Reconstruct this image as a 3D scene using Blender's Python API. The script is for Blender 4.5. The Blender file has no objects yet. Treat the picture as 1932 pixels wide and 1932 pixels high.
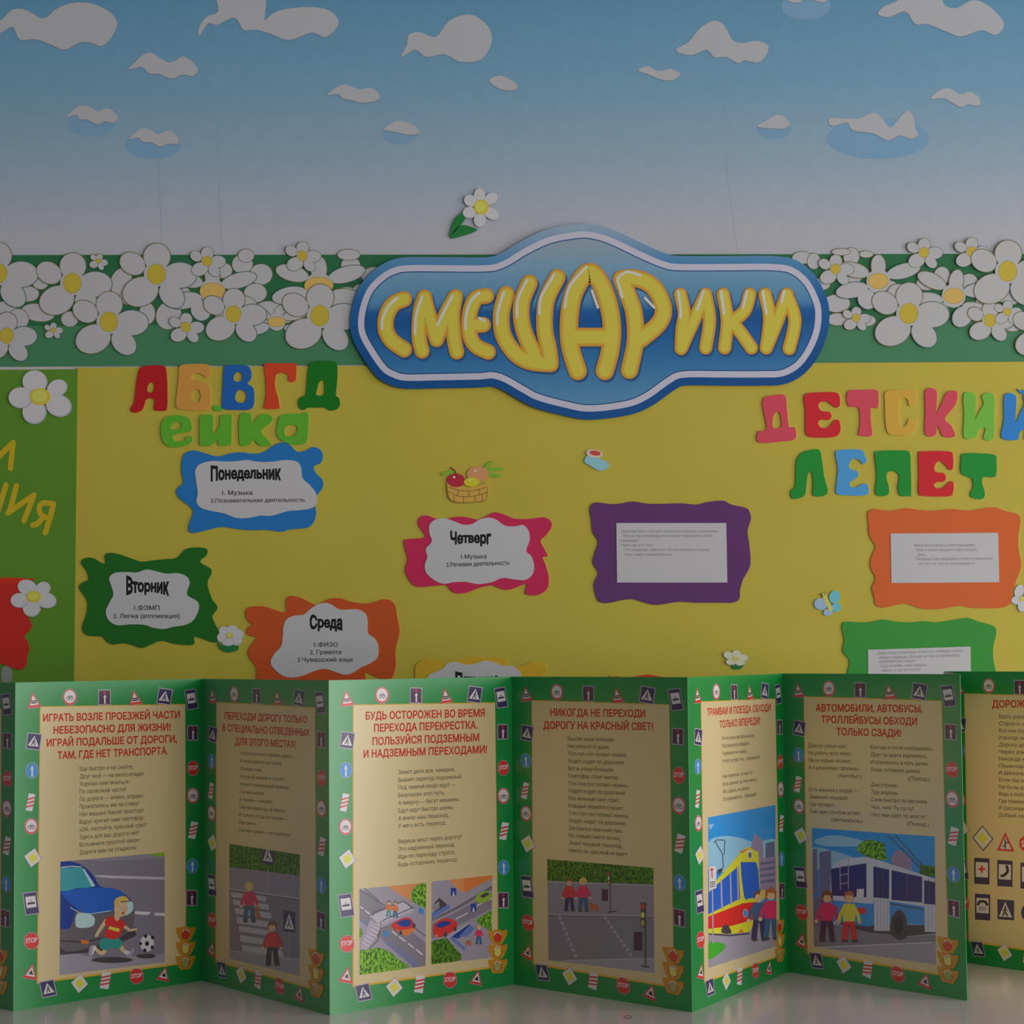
import bpy, math, random
from mathutils import Vector, Matrix
from mathutils.geometry import tessellate_polygon, delaunay_2d_cdt
random.seed(7)
scene = bpy.context.scene
COL = scene.collection

# ---------------------------------------------------------------- camera
FPX = 4000.0                    # focal length in pixels of the 1932 px frame
CAM_H = 0.321                   # lens height above the table top
TAN = 264.0 / FPX
TH = math.atan(TAN)
RHO = 0.0087
F_ = Vector((0, math.cos(TH), math.sin(TH)))
r0 = Vector((1, 0, 0)); u0 = Vector((0, -math.sin(TH), math.cos(TH)))
R_ = r0 * math.cos(RHO) - u0 * math.sin(RHO)
U_ = r0 * math.sin(RHO) + u0 * math.cos(RHO)
CAM = Vector((0, 0, CAM_H))
cd = bpy.data.cameras.new('camera'); cam = bpy.data.objects.new('camera', cd); COL.objects.link(cam)
cd.sensor_width = 36.0; cd.sensor_fit = 'HORIZONTAL'; cd.lens = FPX / 1932 * 36
cd.clip_start = 0.02; cd.clip_end = 50
m = Matrix((R_, U_, -F_)).transposed().to_4x4(); m.translation = CAM
cam.matrix_world = m
scene.camera = cam

# ---------------------------------------------------------------- light
scene.view_settings.view_transform = 'Standard'
scene.view_settings.look = 'None'
scene.view_settings.gamma = 1
scene.view_settings.use_curve_mapping = False
scene.view_settings.exposure = -0.06
w = bpy.data.worlds.new('room'); scene.world = w; w.use_nodes = True
w.node_tree.nodes['Background'].inputs[0].default_value = (0.86, 0.92, 1.0, 1)
w.node_tree.nodes['Background'].inputs[1].default_value = 0.10

def area(name, loc, target, sx, sy, power, col):
    l = bpy.data.lights.new(name, 'AREA'); l.shape = 'RECTANGLE'; l.size = sx; l.size_y = sy
    l.energy = power; l.color = col
    o = bpy.data.objects.new(name, l); COL.objects.link(o); o.location = loc
    o.rotation_euler = (Vector(target) - Vector(loc)).to_track_quat('-Z', 'Y').to_euler()
    return o
area('window_light', (3.3, -1.06, 0.50), (0, -1.06, 0.50), 5.9, 1.9, 74, (1.0, 0.98, 0.965))
area('page_sheen_fill', (3.25, 1.30, 0.40), (0, 1.30, 0.40), 1.15, 2.0, 27, (1.0, 0.985, 0.98))  # added strip lamp, strengthens the pale sheen on the leaflet pages
area('front_right_fill', (2.9, -1.9, 0.6), (-0.1, 2.0, 0.25), 1.4, 1.6, 31, (1.0, 0.98, 0.965))  # added fill lamp, brightens right-facing pages near their back folds
area('overhead_fill', (0.4, 0.2, 2.6), (0.1, 2.2, 0.2), 2.4, 1.6, 4, (0.95, 0.97, 1.0))  # weak fill lamp added overhead, no actual source there

# ---------------------------------------------------------------- materials
def lin(c):
    c = c / 255.0
    return c / 12.92 if c <= 0.04045 else ((c + 0.055) / 1.055) ** 2.4
KW = 0.50
def rgb(c, k=KW):
    return tuple(min(0.92, lin(v) / k) for v in c) + (1,)
MATS = {}
def mat(name, c, k=KW, rough=0.55, spec=0.35, noise=0.0, nscale=30.0, coat=0.0):
    if name in MATS: return MATS[name]
    mt = bpy.data.materials.new(name); mt.use_nodes = True
    nt = mt.node_tree; b = nt.nodes['Principled BSDF']
    col = rgb(c, k)
    b.inputs['Base Color'].default_value = col
    b.inputs['Roughness'].default_value = rough
    b.inputs['Specular IOR Level'].default_value = spec
    if coat: b.inputs['Coat Weight'].default_value = coat; b.inputs['Coat Roughness'].default_value = 0.12
    if noise:
        tc = nt.nodes.new('ShaderNodeTexCoord'); n = nt.nodes.new('ShaderNodeTexNoise')
        n.inputs['Scale'].default_value = nscale; n.inputs['Detail'].default_value = 4
        mx = nt.nodes.new('ShaderNodeMix'); mx.data_type = 'RGBA'
        mx.inputs[6].default_value = tuple(v * (1 - noise) for v in col[:3]) + (1,)
        mx.inputs[7].default_value = tuple(min(.95, v * (1 + noise)) for v in col[:3]) + (1,)
        nt.links.new(tc.outputs['Object'], n.inputs['Vector'])
        nt.links.new(n.outputs['Fac'], mx.inputs[0]); nt.links.new(mx.outputs[2], b.inputs['Base Color'])
    MATS[name] = mt
    return mt
def mat_ramp(name, z0, z1, stops, rough=0.6, spec=0.3, k=KW):
    """printed vertical colour ramp between two world heights"""
    mt = bpy.data.materials.new(name); mt.use_nodes = True
    nt = mt.node_tree; b = nt.nodes['Principled BSDF']
    b.inputs['Roughness'].default_value = rough; b.inputs['Specular IOR Level'].default_value = spec
    g = nt.nodes.new('ShaderNodeNewGeometry'); s = nt.nodes.new('ShaderNodeSeparateXYZ')
    mr = nt.nodes.new('ShaderNodeMapRange'); mr.inputs[1].default_value = z0; mr.inputs[2].default_value = z1
    cr = nt.nodes.new('ShaderNodeValToRGB')
    nt.links.new(g.outputs['Position'], s.inputs[0]); nt.links.new(s.outputs['Z'], mr.inputs[0])
    nt.links.new(mr.outputs[0], cr.inputs[0])
    el = cr.color_ramp.elements
    while len(el) > 1: el.remove(el[-1])
    el[0].position = stops[0][0]; el[0].color = rgb(stops[0][1], k)
    for p, c in stops[1:]:
        e = el.new(p); e.color = rgb(c, k)
    n = nt.nodes.new('ShaderNodeTexNoise'); n.inputs['Scale'].default_value = 60; n.inputs['Detail'].default_value = 5
    tc = nt.nodes.new('ShaderNodeTexCoord'); nt.links.new(tc.outputs['Object'], n.inputs['Vector'])
    mx = nt.nodes.new('ShaderNodeMix'); mx.data_type = 'RGBA'; mx.blend_type = 'MULTIPLY'; mx.inputs[0].default_value = 0.12
    nt.links.new(cr.outputs[0], mx.inputs[6]); nt.links.new(n.outputs['Fac'], mx.inputs[7])
    nt.links.new(mx.outputs[2], b.inputs['Base Color'])
    MATS[name] = mt
    return mt
def mat_leaf(name, c1, c2, k, scale=420.0, rough=0.4):
    mt = bpy.data.materials.new(name); mt.use_nodes = True
    nt = mt.node_tree; b = nt.nodes['Principled BSDF']; b.inputs['Roughness'].default_value = rough
    tc = nt.nodes.new('ShaderNodeTexCoord'); n = nt.nodes.new('ShaderNodeTexNoise')
    n.inputs['Scale'].default_value = scale; n.inputs['Detail'].default_value = 2
    cr = nt.nodes.new('ShaderNodeValToRGB')
    cr.color_ramp.elements[0].position = 0.38; cr.color_ramp.elements[0].color = rgb(c1, k)
    cr.color_ramp.elements[1].position = 0.62; cr.color_ramp.elements[1].color = rgb(c2, k)
    nt.links.new(tc.outputs['Object'], n.inputs['Vector']); nt.links.new(n.outputs['Fac'], cr.inputs[0])
    nt.links.new(cr.outputs[0], b.inputs['Base Color'])
    MATS[name] = mt
    return mt

# ---------------------------------------------------------------- planes
def ray(px, py):
    return F_ + R_ * ((px - 966.0) / FPX) + U_ * ((966.0 - py) / FPX)
class Plane:
    def __init__(s, p, n): s.p = Vector(p); s.n = Vector(n).normalized()
    def at(s, px, py, off=0.0):
        d = ray(px, py); t = (s.p - CAM).dot(s.n) / d.dot(s.n)
        return CAM + d * t + s.n * (off * 0.001)
YW = 2.40
WALL = Plane((0, YW, 0), (0, -1, 0))

def smooth(pts, sub=5, closed=True):
    """Catmull-Rom through the points; a point given twice stays a corner"""
    n = len(pts); out = []
    for i in range(n if closed else n - 1):
        if closed: p0, p1, p2, p3 = pts[i - 1], pts[i], pts[(i + 1) % n], pts[(i + 2) % n]
        else: p0, p1, p2, p3 = pts[max(i - 1, 0)], pts[i], pts[i + 1], pts[min(i + 2, n - 1)]
        if abs(p1[0] - p2[0]) + abs(p1[1] - p2[1]) < 1e-6: continue
        for k in range(sub):
            t = k / sub; t2 = t * t; t3 = t2 * t
            out.append(tuple(0.5 * (2 * p1[a] + (p2[a] - p0[a]) * t + (2 * p0[a] - 5 * p1[a] + 4 * p2[a] - p3[a]) * t2
                                    + (3 * p1[a] - p0[a] - 3 * p2[a] + p3[a]) * t3) for a in (0, 1)))
    if not closed: out.append(tuple(pts[-1]))
    return out
def sarea(p):
    return 0.5 * sum(p[i - 1][0] * p[i][1] - p[i][0] * p[i - 1][1] for i in range(len(p)))
def clip_poly(poly, clip):
    if sarea(clip) < 0: clip = clip[::-1]
    out = list(poly)
    for i in range(len(clip)):
        a, b = clip[i - 1], clip[i]
        inp, out = out, []
        if not inp: return []
        side = lambda p: (b[0] - a[0]) * (p[1] - a[1]) - (b[1] - a[1]) * (p[0] - a[0])
        for j in range(len(inp)):
            p, q = inp[j - 1], inp[j]; sp, sq = side(p), side(q)
            if (sp >= 0) != (sq >= 0):
                t = sp / (sp - sq); out.append((p[0] + (q[0] - p[0]) * t, p[1] + (q[1] - p[1]) * t))
            if sq >= 0: out.append(q)
    return out
def ell(cx, cy, rx, ry, rot=0, n=20, a0=0, a1=360):
    c, s = math.cos(math.radians(rot)), math.sin(math.radians(rot)); o = []
    full = abs(a1 - a0) >= 360
    for i in range(n if full else n + 1):
        a = math.radians(a0 + (a1 - a0) * i / n)
        x, y = rx * math.cos(a), ry * math.sin(a)
        o.append((cx + x * c - y * s, cy + x * s + y * c))
    return o
def rect(cx, cy, w, h, rot=0):
    c, s = math.cos(math.radians(rot)), math.sin(math.radians(rot))
    return [(cx + x * c - y * s, cy + x * s + y * c) for x, y in ((-w/2, -h/2), (w/2, -h/2), (w/2, h/2), (-w/2, h/2))]
def ribbon(pts, r, r2=None, caps=True):
    """ribbon polygon pieces of half width r along an open polyline"""
    out = []; n = len(pts); r2 = r if r2 is None else r2; L = []; Rr = []
    for i in range(n):
        a = pts[max(i - 1, 0)]; b = pts[min(i + 1, n - 1)]
        dx, dy = b[0] - a[0], b[1] - a[1]; l = math.hypot(dx, dy) or 1
        rr = r + (r2 - r) * i / max(n - 1, 1)
        L.append((pts[i][0] - dy / l * rr, pts[i][1] + dx / l * rr)); Rr.append((pts[i][0] + dy / l * rr, pts[i][1] - dx / l * rr))
    for i in range(n - 1): out.append([L[i], L[i + 1], Rr[i + 1], Rr[i]])
    if caps:
        def hc(i, j, rr):
            g = math.degrees(math.atan2(pts[i][1] - pts[j][1], pts[i][0] - pts[j][0]))
            return ell(pts[i][0], pts[i][1], rr, rr, 0, 8, g - 90, g + 90)
        out.append(hc(0, 1, r)); out.append(hc(-1, -2, r2))
    return out

# ---------------------------------------------------------------- text
TXT = bpy.data.curves.new('lettering', 'FONT'); TXT.resolution_u = 3
TOB = bpy.data.objects.new('lettering', TXT); COL.objects.link(TOB)
_cap = None; _tc = {}
TXT.fill_mode = 'NONE'
def inside(p, l):
    c = False
    for i in range(len(l)):
        a, b = l[i - 1], l[i]
        if (a[1] > p[1]) != (b[1] > p[1]) and p[0] < (b[0] - a[0]) * (p[1] - a[1]) / (b[1] - a[1]) + a[0]: c = not c
    return c
def text_tris(s, bold):
    """outlines of the lettering, every solid contour filled for itself with the holes that lie in it"""
    key = (s, bold)
    if key in _tc: return _tc[key]
    TXT.body = s
    bpy.context.view_layer.update()
    ev = TOB.evaluated_get(bpy.context.evaluated_depsgraph_get()); me = ev.to_mesh()
    co = [(v.co.x, v.co.y) for v in me.vertices]; nb = {}
    for e in me.edges:
        a, b = e.vertices; nb.setdefault(a, []).append(b); nb.setdefault(b, []).append(a)
    ev.to_mesh_clear()
    seen = set(); loops = []
    for st in nb:
        if st in seen: continue
        l = [st]; seen.add(st); prev = None; cur = st
        while True:
            nx = [q for q in nb[cur] if q not in seen]
            if not nx: break
            cur = nx[0]; seen.add(cur); l.append(cur)
        if len(l) > 2:
            # keep the spline's own direction: vertex numbers rise along it
            if l[1] != l[0] + 1: l = [l[0]] + l[1:][::-1]
            loops.append([co[i] for i in l])
    ars = [sarea(l) for l in loops]
    hole = [any(ars[i] * ars[j] < 0 and abs(ars[j]) > abs(ars[i]) and inside(l[0], loops[j]) and inside(l[len(l) // 2], loops[j])
                for j in range(len(loops))) for i, l in enumerate(loops)]
    if bold:
        for i, l in enumerate(loops):
            sg = (1 if ars[i] > 0 else -1) * (-1 if hole[i] else 1); n = len(l); o = []
            for k in range(n):
                p, q, r = l[k - 1], l[k], l[(k + 1) % n]
                d1 = (q[0] - p[0], q[1] - p[1]); d2 = (r[0] - q[0], r[1] - q[1])
                a = math.hypot(*d1) or 1e-9; b = math.hypot(*d2) or 1e-9
                nx = (d1[1] / a + d2[1] / b) / 2; ny = -(d1[0] / a + d2[0] / b) / 2
                m_ = max(nx * nx + ny * ny, .35)
                o.append((q[0] + sg * bold * nx / m_, q[1] + sg * bold * ny / m_))
            loops[i] = o
    # letters: loops whose widths overlap belong together; fill by non-zero winding
    order = sorted(range(len(loops)), key=lambda i: min(p[0] for p in loops[i])); groups = []
    for i in order:
        lo = min(p[0] for p in loops[i]); hi = max(p[0] for p in loops[i])
        if groups and lo < groups[-1][0] - 1e-4: groups[-1][1].append(i); groups[-1][0] = max(groups[-1][0], hi)
        else: groups.append([hi, [i]])
    vs = []; fs = []
    for _, ids in groups:
        ps = []; es = []
        for i in ids:
            b = len(ps); n = len(loops[i]); ps += [Vector(p) for p in loops[i]]; es += [(b + k, b + (k + 1) % n) for k in range(n)]
        ov, oe, of, _a, _b, _c = delaunay_2d_cdt(ps, es, [], 0, 1e-6)
        b = len(vs); vs += [(p[0], p[1], 0.0) for p in ov]
        for f in of:
            cx = sum(ov[q][0] for q in f) / len(f); cy = sum(ov[q][1] for q in f) / len(f); wn = 0
            for i in ids:
                l = loops[i]
                for k in range(len(l)):
                    p, q = l[k - 1], l[k]
                    if (p[1] > cy) != (q[1] > cy) and cx < (q[0] - p[0]) * (cy - p[1]) / (q[1] - p[1]) + p[0]: wn += 1 if q[1] > p[1] else -1
            if wn: fs.append(tuple(b + q for q in f))
    _tc[key] = (vs, fs)
    return vs, fs
def cap():
    global _cap
    if _cap is None:
        vs, _ = text_tris('Н', 0.0); _cap = max(v[1] for v in vs)
    return _cap

# ---------------------------------------------------------------- drawing board
class Art:
    def __init__(s, clip=None): s.v = []; s.f = []; s.m = []; s.mats = []; s.clip = clip; s.k = 0
    def mi(s, mt):
        if mt not in s.mats: s.mats.append(mt)
        return s.mats.index(mt)
    def poly(s, pts, mt, off=0.0, holes=(), sm=0, thick=0.0, jit=True):
        if jit: s.k = (s.k + 1) % 5; off += s.k * .0018
        if sm: pts = smooth(pts, sm); holes = [smooth(h, sm) for h in holes]
        if s.clip: pts = clip_poly(pts, s.clip)
        if len(pts) < 3: return
        loops = [list(pts)] + [list(h) for h in holes]
        flat = [p for l in loops for p in l]
        tr = tessellate_polygon([[Vector((p[0], p[1], 0)) for p in l] for l in loops])
        b = len(s.v); k = s.mi(mt)
        s.v += [(p[0], p[1], off) for p in flat]
        for t in tr:
            (ax, ay), (bx, by), (cx, cy) = flat[t[0]], flat[t[1]], flat[t[2]]
            ar = (bx - ax) * (cy - ay) - (by - ay) * (cx - ax)
            if abs(ar) < 1e-9: continue
            # pixel y points down: clockwise on screen = facing away, keep one orientation
            s.f.append(tuple(b + i for i in (t if ar < 0 else t[::-1]))); s.m.append(k)
        if thick:
            q = 0
            for l in loops:
                n = len(l); b2 = len(s.v)
                s.v += [(p[0], p[1], off) for p in l] + [(p[0], p[1], off - thick) for p in l]
                for i in range(n):
                    j = (i + 1) % n
                    s.f.append((b2 + i, b2 + j, b2 + n + j, b2 + n + i)); s.m.append(k)
                q += n
    def rib(s, pts, r, mt, off=0.0, sm=0, r2=None, caps=True, thick=0):
        if sm: pts = smooth(pts, sm, False)
        s.k = (s.k + 1) % 5; off += s.k * .0018
        for q in ribbon(pts, r, r2, caps): s.poly(q, mt, off, thick=thick, jit=False)
    def text(s, t, x0, y0, x1, y1, ch, mt, off=0.0, bold=0.0, warp=None):
        """line of lettering: baseline (x0,y0)-(x1,y1), capitals ch px high"""
        vs, fs = text_tris(t, bold)
        if not vs: return
        a = min(v[0] for v in vs); z = max(v[0] for v in vs); c = cap(); b = len(s.v); k = s.mi(mt)
        for x, y, dz in vs:
            u = (x - a) / (z - a); h = y / c
            if warp: h = warp(u, h)
            s.v.append((x0 + (x1 - x0) * u, y0 + (y1 - y0) * u - h * ch, off + dz))
        for f in fs: s.f.append(tuple(b + i for i in f)); s.m.append(k)
    def build(s, name, fn, parent=None, kind=None):
        """fn(px,py,off) -> world point"""
        w3 = [fn(*v) for v in s.v]
        c = Vector((0, 0, 0))
        lo = Vector((min(p.x for p in w3), min(p.y for p in w3), min(p.z for p in w3)))
        hi = Vector((max(p.x for p in w3), max(p.y for p in w3), max(p.z for p in w3)))
        c = (lo + hi) / 2
        me = bpy.data.meshes.new(name); me.from_pydata([p - c for p in w3], [], s.f)
        for mt in s.mats: me.materials.append(mt)
        me.polygons.foreach_set('material_index', s.m); me.update()
        o = bpy.data.objects.new(name, me); COL.objects.link(o)
        place(o, c, parent)
        if kind: o['kind'] = kind
        return o
WLOC = {}
def place(o, c, parent=None):
    WLOC[o.name] = Vector(c)
    if parent:
        o.parent = parent; o.location = Vector(c) - WLOC[parent.name]
    else: o.location = c
def tag(o, label, cat, group=None):
    o['label'] = label; o['category'] = cat
    if group: o['group'] = group
    return o
def empty(name, loc):
    o = bpy.data.objects.new(name, None); COL.objects.link(o); o.empty_display_size = 0.02
    place(o, loc); return o
def Z(ox, oy, sc):
    return lambda pts: [(ox + x / sc, oy + y / sc) for x, y in pts]
zA = Z(0, 0, 2.927); zB = Z(600, 0, 2.927); zC = Z(1200, 0, 2.639); zD = Z(0, 430, 2.841)
zE = Z(640, 420, 3.22); zF = Z(1100, 420, 2.322); zG = Z(0, 680, 3.1675); zH = Z(150, 660, 3.513)
zI = Z(600, 740, 3.513); zJ = Z(1080, 740, 3.513); zK = Z(1400, 700, 3.274); zL = Z(350, 980, 4.293)
wall_at = WALL.at

def box(name, lo, hi, mt, parent=None, bev=0.0):
    lo = Vector(lo); hi = Vector(hi); c = (lo + hi) / 2; d = (hi - lo) / 2
    vs = [Vector((x * d.x, y * d.y, z * d.z)) for x in (-1, 1) for y in (-1, 1) for z in (-1, 1)]
    fs = [(0, 1, 3, 2), (4, 6, 7, 5), (0, 4, 5, 1), (2, 3, 7, 6), (0, 2, 6, 4), (1, 5, 7, 3)]
    me = bpy.data.meshes.new(name); me.from_pydata(vs, [], fs); me.materials.append(mt)
    o = bpy.data.objects.new(name, me); COL.objects.link(o); place(o, c, parent)
    if bev:
        b = o.modifiers.new('bevel', 'BEVEL'); b.width = bev; b.segments = 3
    return o

# ---------------------------------------------------------------- setting
M_plaster = mat('plaster', (176, 172, 170), noise=.05, nscale=8)
M_floor = mat('floor_brown', (120, 95, 70), noise=.15, nscale=4)
M_table = mat('white_lacquer', (186, 168, 168), k=.50, rough=0.17, spec=0.75, noise=.05, nscale=12)
o = box('wall_back', (-3, YW + 0.001, -0.75), (3, YW + 0.1, 1.8), M_plaster); o['kind'] = 'structure'
o = box('floor', (-3, -1, -0.80), (3, YW, -0.75), M_floor); o['kind'] = 'structure'
tb = empty('table', (0.1, 2.0, -0.75))
tag(tb, 'white glossy tabletop under the green folding leaflet', 'table')
box('tabletop', (-1.5, 1.5, -0.03), (1.7, YW - 0.005, 0.0), M_table, tb, 0.003)
for x in (-1.42, 1.57):
    for y in (1.56, YW - 0.12):
        box('leg', (x, y, -0.75), (x + .05, y + .05, -0.03), M_table, tb)

# ---------------------------------------------------------------- sky sheet
def zof(py): return wall_at(966, py).z
SKY = mat_ramp('printed_sky', zof(490), zof(-20), [(0, (160, 160, 164)), (.12, (157, 159, 167)), (.38, (130, 152, 168)),
               (.62, (108, 144, 166)), (.85, (94, 137, 163)), (1, (84, 130, 158))], rough=.7, spec=.2)
M_cloud = mat('cloud_white', (154, 155, 158), rough=.7, spec=.2)
M_shade = mat('cloud_blue_shade', (106, 140, 166), rough=.7, spec=.2)
M_shade2 = mat('cloud_grey_edge', (100, 122, 142), rough=.7, spec=.2)
M_seam = mat('wallpaper_seam', (124, 142, 150), rough=.7)
a = Art(); a.poly([(-420, -330), (2360, -340), (2360, 492), (-420, 496)], SKY, 0.5, thick=.5)
sky = a.build('sky_poster', wall_at)
tag(sky, 'pale blue printed sky sheet with white ragged clouds on the upper wall', 'poster')
clouds = [
 (zA, [(-90,200),(-60,150),(0,120),(60,60),(120,50),(180,75),(220,100),(260,95),(320,45),(420,15),(520,25),(610,70),(648,130),(620,200),(565,255),(500,235),(440,235),(360,275),(290,250),(200,218),(110,218),(70,150),(0,185)], None),
 (zA, [(1100,200),(1100,150),(1140,95),(1205,65),(1195,0),(1200,-40),(1330,-70),(1460,-40),(1462,100),(1462,112),(1540,60),(1700,40),(1820,60),(1870,130),(1800,205),(1720,180),(1600,222),(1500,190),(1420,165),(1345,165),(1295,97),(1200,138),(1150,130)], None),
 (zA, [(708,385),(740,350),(790,305),(835,293),(880,320),(930,345),(970,335),(1010,312),(1060,340),(1092,385),(1065,422),(1010,412),(950,435),(880,410),(820,405),(785,370)], None),
 (zA, [(368,648),(400,610),(440,585),(490,590),(540,615),(590,598),(630,620),(650,655),(625,680),(580,670),(540,687),(480,662),(440,660),(420,635)], ell(510, 690, 130, 62)),
 (zA, [(708,770),(740,740),(780,710),(830,715),(870,740),(920,722),(965,738),(988,775),(975,798),(930,795),(885,810),(840,788),(790,785),(765,762)], ell(845, 800, 155, 78)),
 (zB, [(52,525),(90,490),(140,468),(190,480),(230,495),(280,485),(325,505),(342,540),(310,560),(240,568),(190,555),(140,545),(110,520)], None),
 (zB, [(455,315),(490,250),(500,195),(560,178),(650,205),(720,120),(800,85),(870,90),(940,150),(960,230),(900,330),(780,340),(700,300),(600,315),(540,275),(490,300)], None),
 (zB, [(945,445),(1000,418),(1060,440),(1100,470),(1080,500),(1000,490)], None),
 (zB, [(360,715),(420,675),(470,670),(540,700),(560,735),(500,745),(430,730)], ell(450, 745, 90, 50)),
 (zC, [(1205,70),(1230,35),(1300,5),(1330,-30),(1500,-20),(1540,30),(1600,40),(1660,5),(1720,10),(1790,60),(1832,125),(1790,175),(1720,150),(1620,182),(1540,155),(1450,120),(1390,120),(1340,58),(1260,85)], None),
 (zC, [(200,245),(260,210),(320,140),(390,103),(440,130),(480,200),(530,215),(600,205),(655,225),(650,270),(610,312),(540,300),(510,315),(450,285),(390,285),(350,248),(280,275),(220,265)], None),
 (zC, [(10,350),(60,330),(110,355),(170,345),(220,370),(180,400),(120,395),(60,370)], None),
 (zC, [(600,630),(650,600),(700,572),(740,585),(765,620),(740,640),(680,640)], ell(690, 645, 85, 48)),
 (zC, [(958,610),(970,588),(1050,592),(1110,590),(1180,562),(1220,585),(1265,635),(1310,590),(1350,552),(1378,575),(1390,640),(1403,672),(1370,692),(1310,675),(1255,700),(1180,665),(1080,650),(1050,612),(980,628)], ell(1205, 690, 255, 103)),
 (zC, [(1465,492),(1510,450),(1560,440),(1610,470),(1660,458),(1700,480),(1713,515),(1690,528),(1650,520),(1620,535),(1570,510),(1530,490)], None),
 (zC, [(730,-45),(740,-5),(800,15),(850,-5),(930,12),(960,-10),(960,-50)], ell(845, 30, 125, 70)),
]
for z, p, sh in clouds:
    a = Art()
    if sh: a.poly(z(sh), M_shade, .62)
    q = z(p)
    a.poly([(x - .6, y + 1.7) for x, y in q], M_shade2, .68, sm=4)
    a.poly(q, M_cloud, .74, sm=4)
    a.build('cloud', wall_at, sky)
for p in ([(403, -20), (408, 200), (415, 400), (421, 485)], [(300, 290), (305, 485)], [(740, 160), (746, 210)], [(1360, 30), (1372, 330), (1392, 480)]):
    a = Art(); a.rib(p, .3, M_seam, .55, caps=False); a.build('paper_seam', wall_at, sky)

# ---------------------------------------------------------------- daisy border
M_dkgreen = mat('border_dark_green', (34, 92, 58), noise=.12, nscale=25)
M_mdgreen = mat('border_green', (60, 112, 78), noise=.08, nscale=18)
M_petal = mat('petal_white', (158, 157, 158), noise=.04, nscale=40)
M_pline = mat('petal_outline', (98, 92, 62))
M_pline2 = mat('petal_outline_blue', (66, 90, 88))
M_yolk = mat('daisy_yellow', (168, 150, 52))
M_yolk_d = mat('daisy_yellow_rim', (128, 112, 46))
M_orange_y = mat('daisy_orange', (190, 152, 82))
border = Art()
border.poly([(-420, 484), (2360, 478), (2360, 680), (-420, 694)], M_mdgreen, 1.0, thick=.5)
border.poly([(-420, 482), (2360, 479), (2360, 602), (-420, 618)], M_dkgreen, 1.04)
border = border.build('daisy_border', wall_at)
tag(border, 'green border strip printed with white daisies between sky and yellow sheet', 'border')
TPL = [(1, -33, 25, 25, 0), (-45, -20, 25, 20, 30), (44, 2, 32, 24, 0), (29, 40, 27, 20, 45), (-30, 33, 34, 27, -20)]
daisy_no = [0]
def daisy(cx, cy, k, rot=0, tpl=TPL, cen=(17, 19), ymat=None, parent=border, base=None, name='daisy'):
    if base is None: daisy_no[0] += 1; base = 1.3 + daisy_no[0] * .045
    a = Art(); c, s = math.cos(math.radians(rot)), math.sin(math.radians(rot)); lw = 1.5 if k > .5 else .9
    for i, (x, y, rx, ry, r) in enumerate(tpl):
        X = cx + (x * c - y * s) * k; Y = cy + (x * s + y * c) * k
        a.poly(ell(X, Y, rx * k + lw, ry * k + lw, r + rot, 26), M_pline if i < 2 or i == 4 else M_pline2, base + i * .0018, jit=False)
    for i, (x, y, rx, ry, r) in enumerate(tpl):
        X = cx + (x * c - y * s) * k; Y = cy + (x * s + y * c) * k
        a.poly(ell(X, Y, rx * k, ry * k, r + rot, 26), M_petal, base + .016 + i * .0018, jit=False)
    a.poly(ell(cx, cy, 24 * k, 24 * k, 0, 16), M_petal, base + .031, jit=False)
    o = a.build(name, wall_at, parent)
    a = Art(); ymat = ymat or M_yolk
    a.poly(ell(cx, cy, cen[0] * k + .8, cen[1] * k + .8), M_yolk_d, base + .034, jit=False); a.poly(ell(cx, cy, cen[0] * k, cen[1] * k), ymat, base + .038, jit=False)
    a.build('flower_center', wall_at, o)
    return o
WIDE = [(0, -30, 22, 14, 90), (-48, -22, 30, 14, 15), (50, -20, 34, 14, -15), (-52, 18, 32, 15, -10), (52, 22, 32, 15, 10), (-22, 36, 20, 18, 60), (24, 38, 22, 18, -60)]
def backpetals(lst):
    for cx, cy, rx, ry, r in lst:
        a = Art(); daisy_no[0] += .25; b = 1.3 + daisy_no[0] * .045
        a.poly(ell(cx, cy, rx + 1.2, ry + 1.2, r, 24), M_pline, b, jit=False); a.poly(ell(cx, cy, rx, ry, r, 24), M_petal, b + .005, jit=False)
        a.build('petal', wall_at, border)
def dpos(z, x, y): return z([(x, y)])[0]
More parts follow.
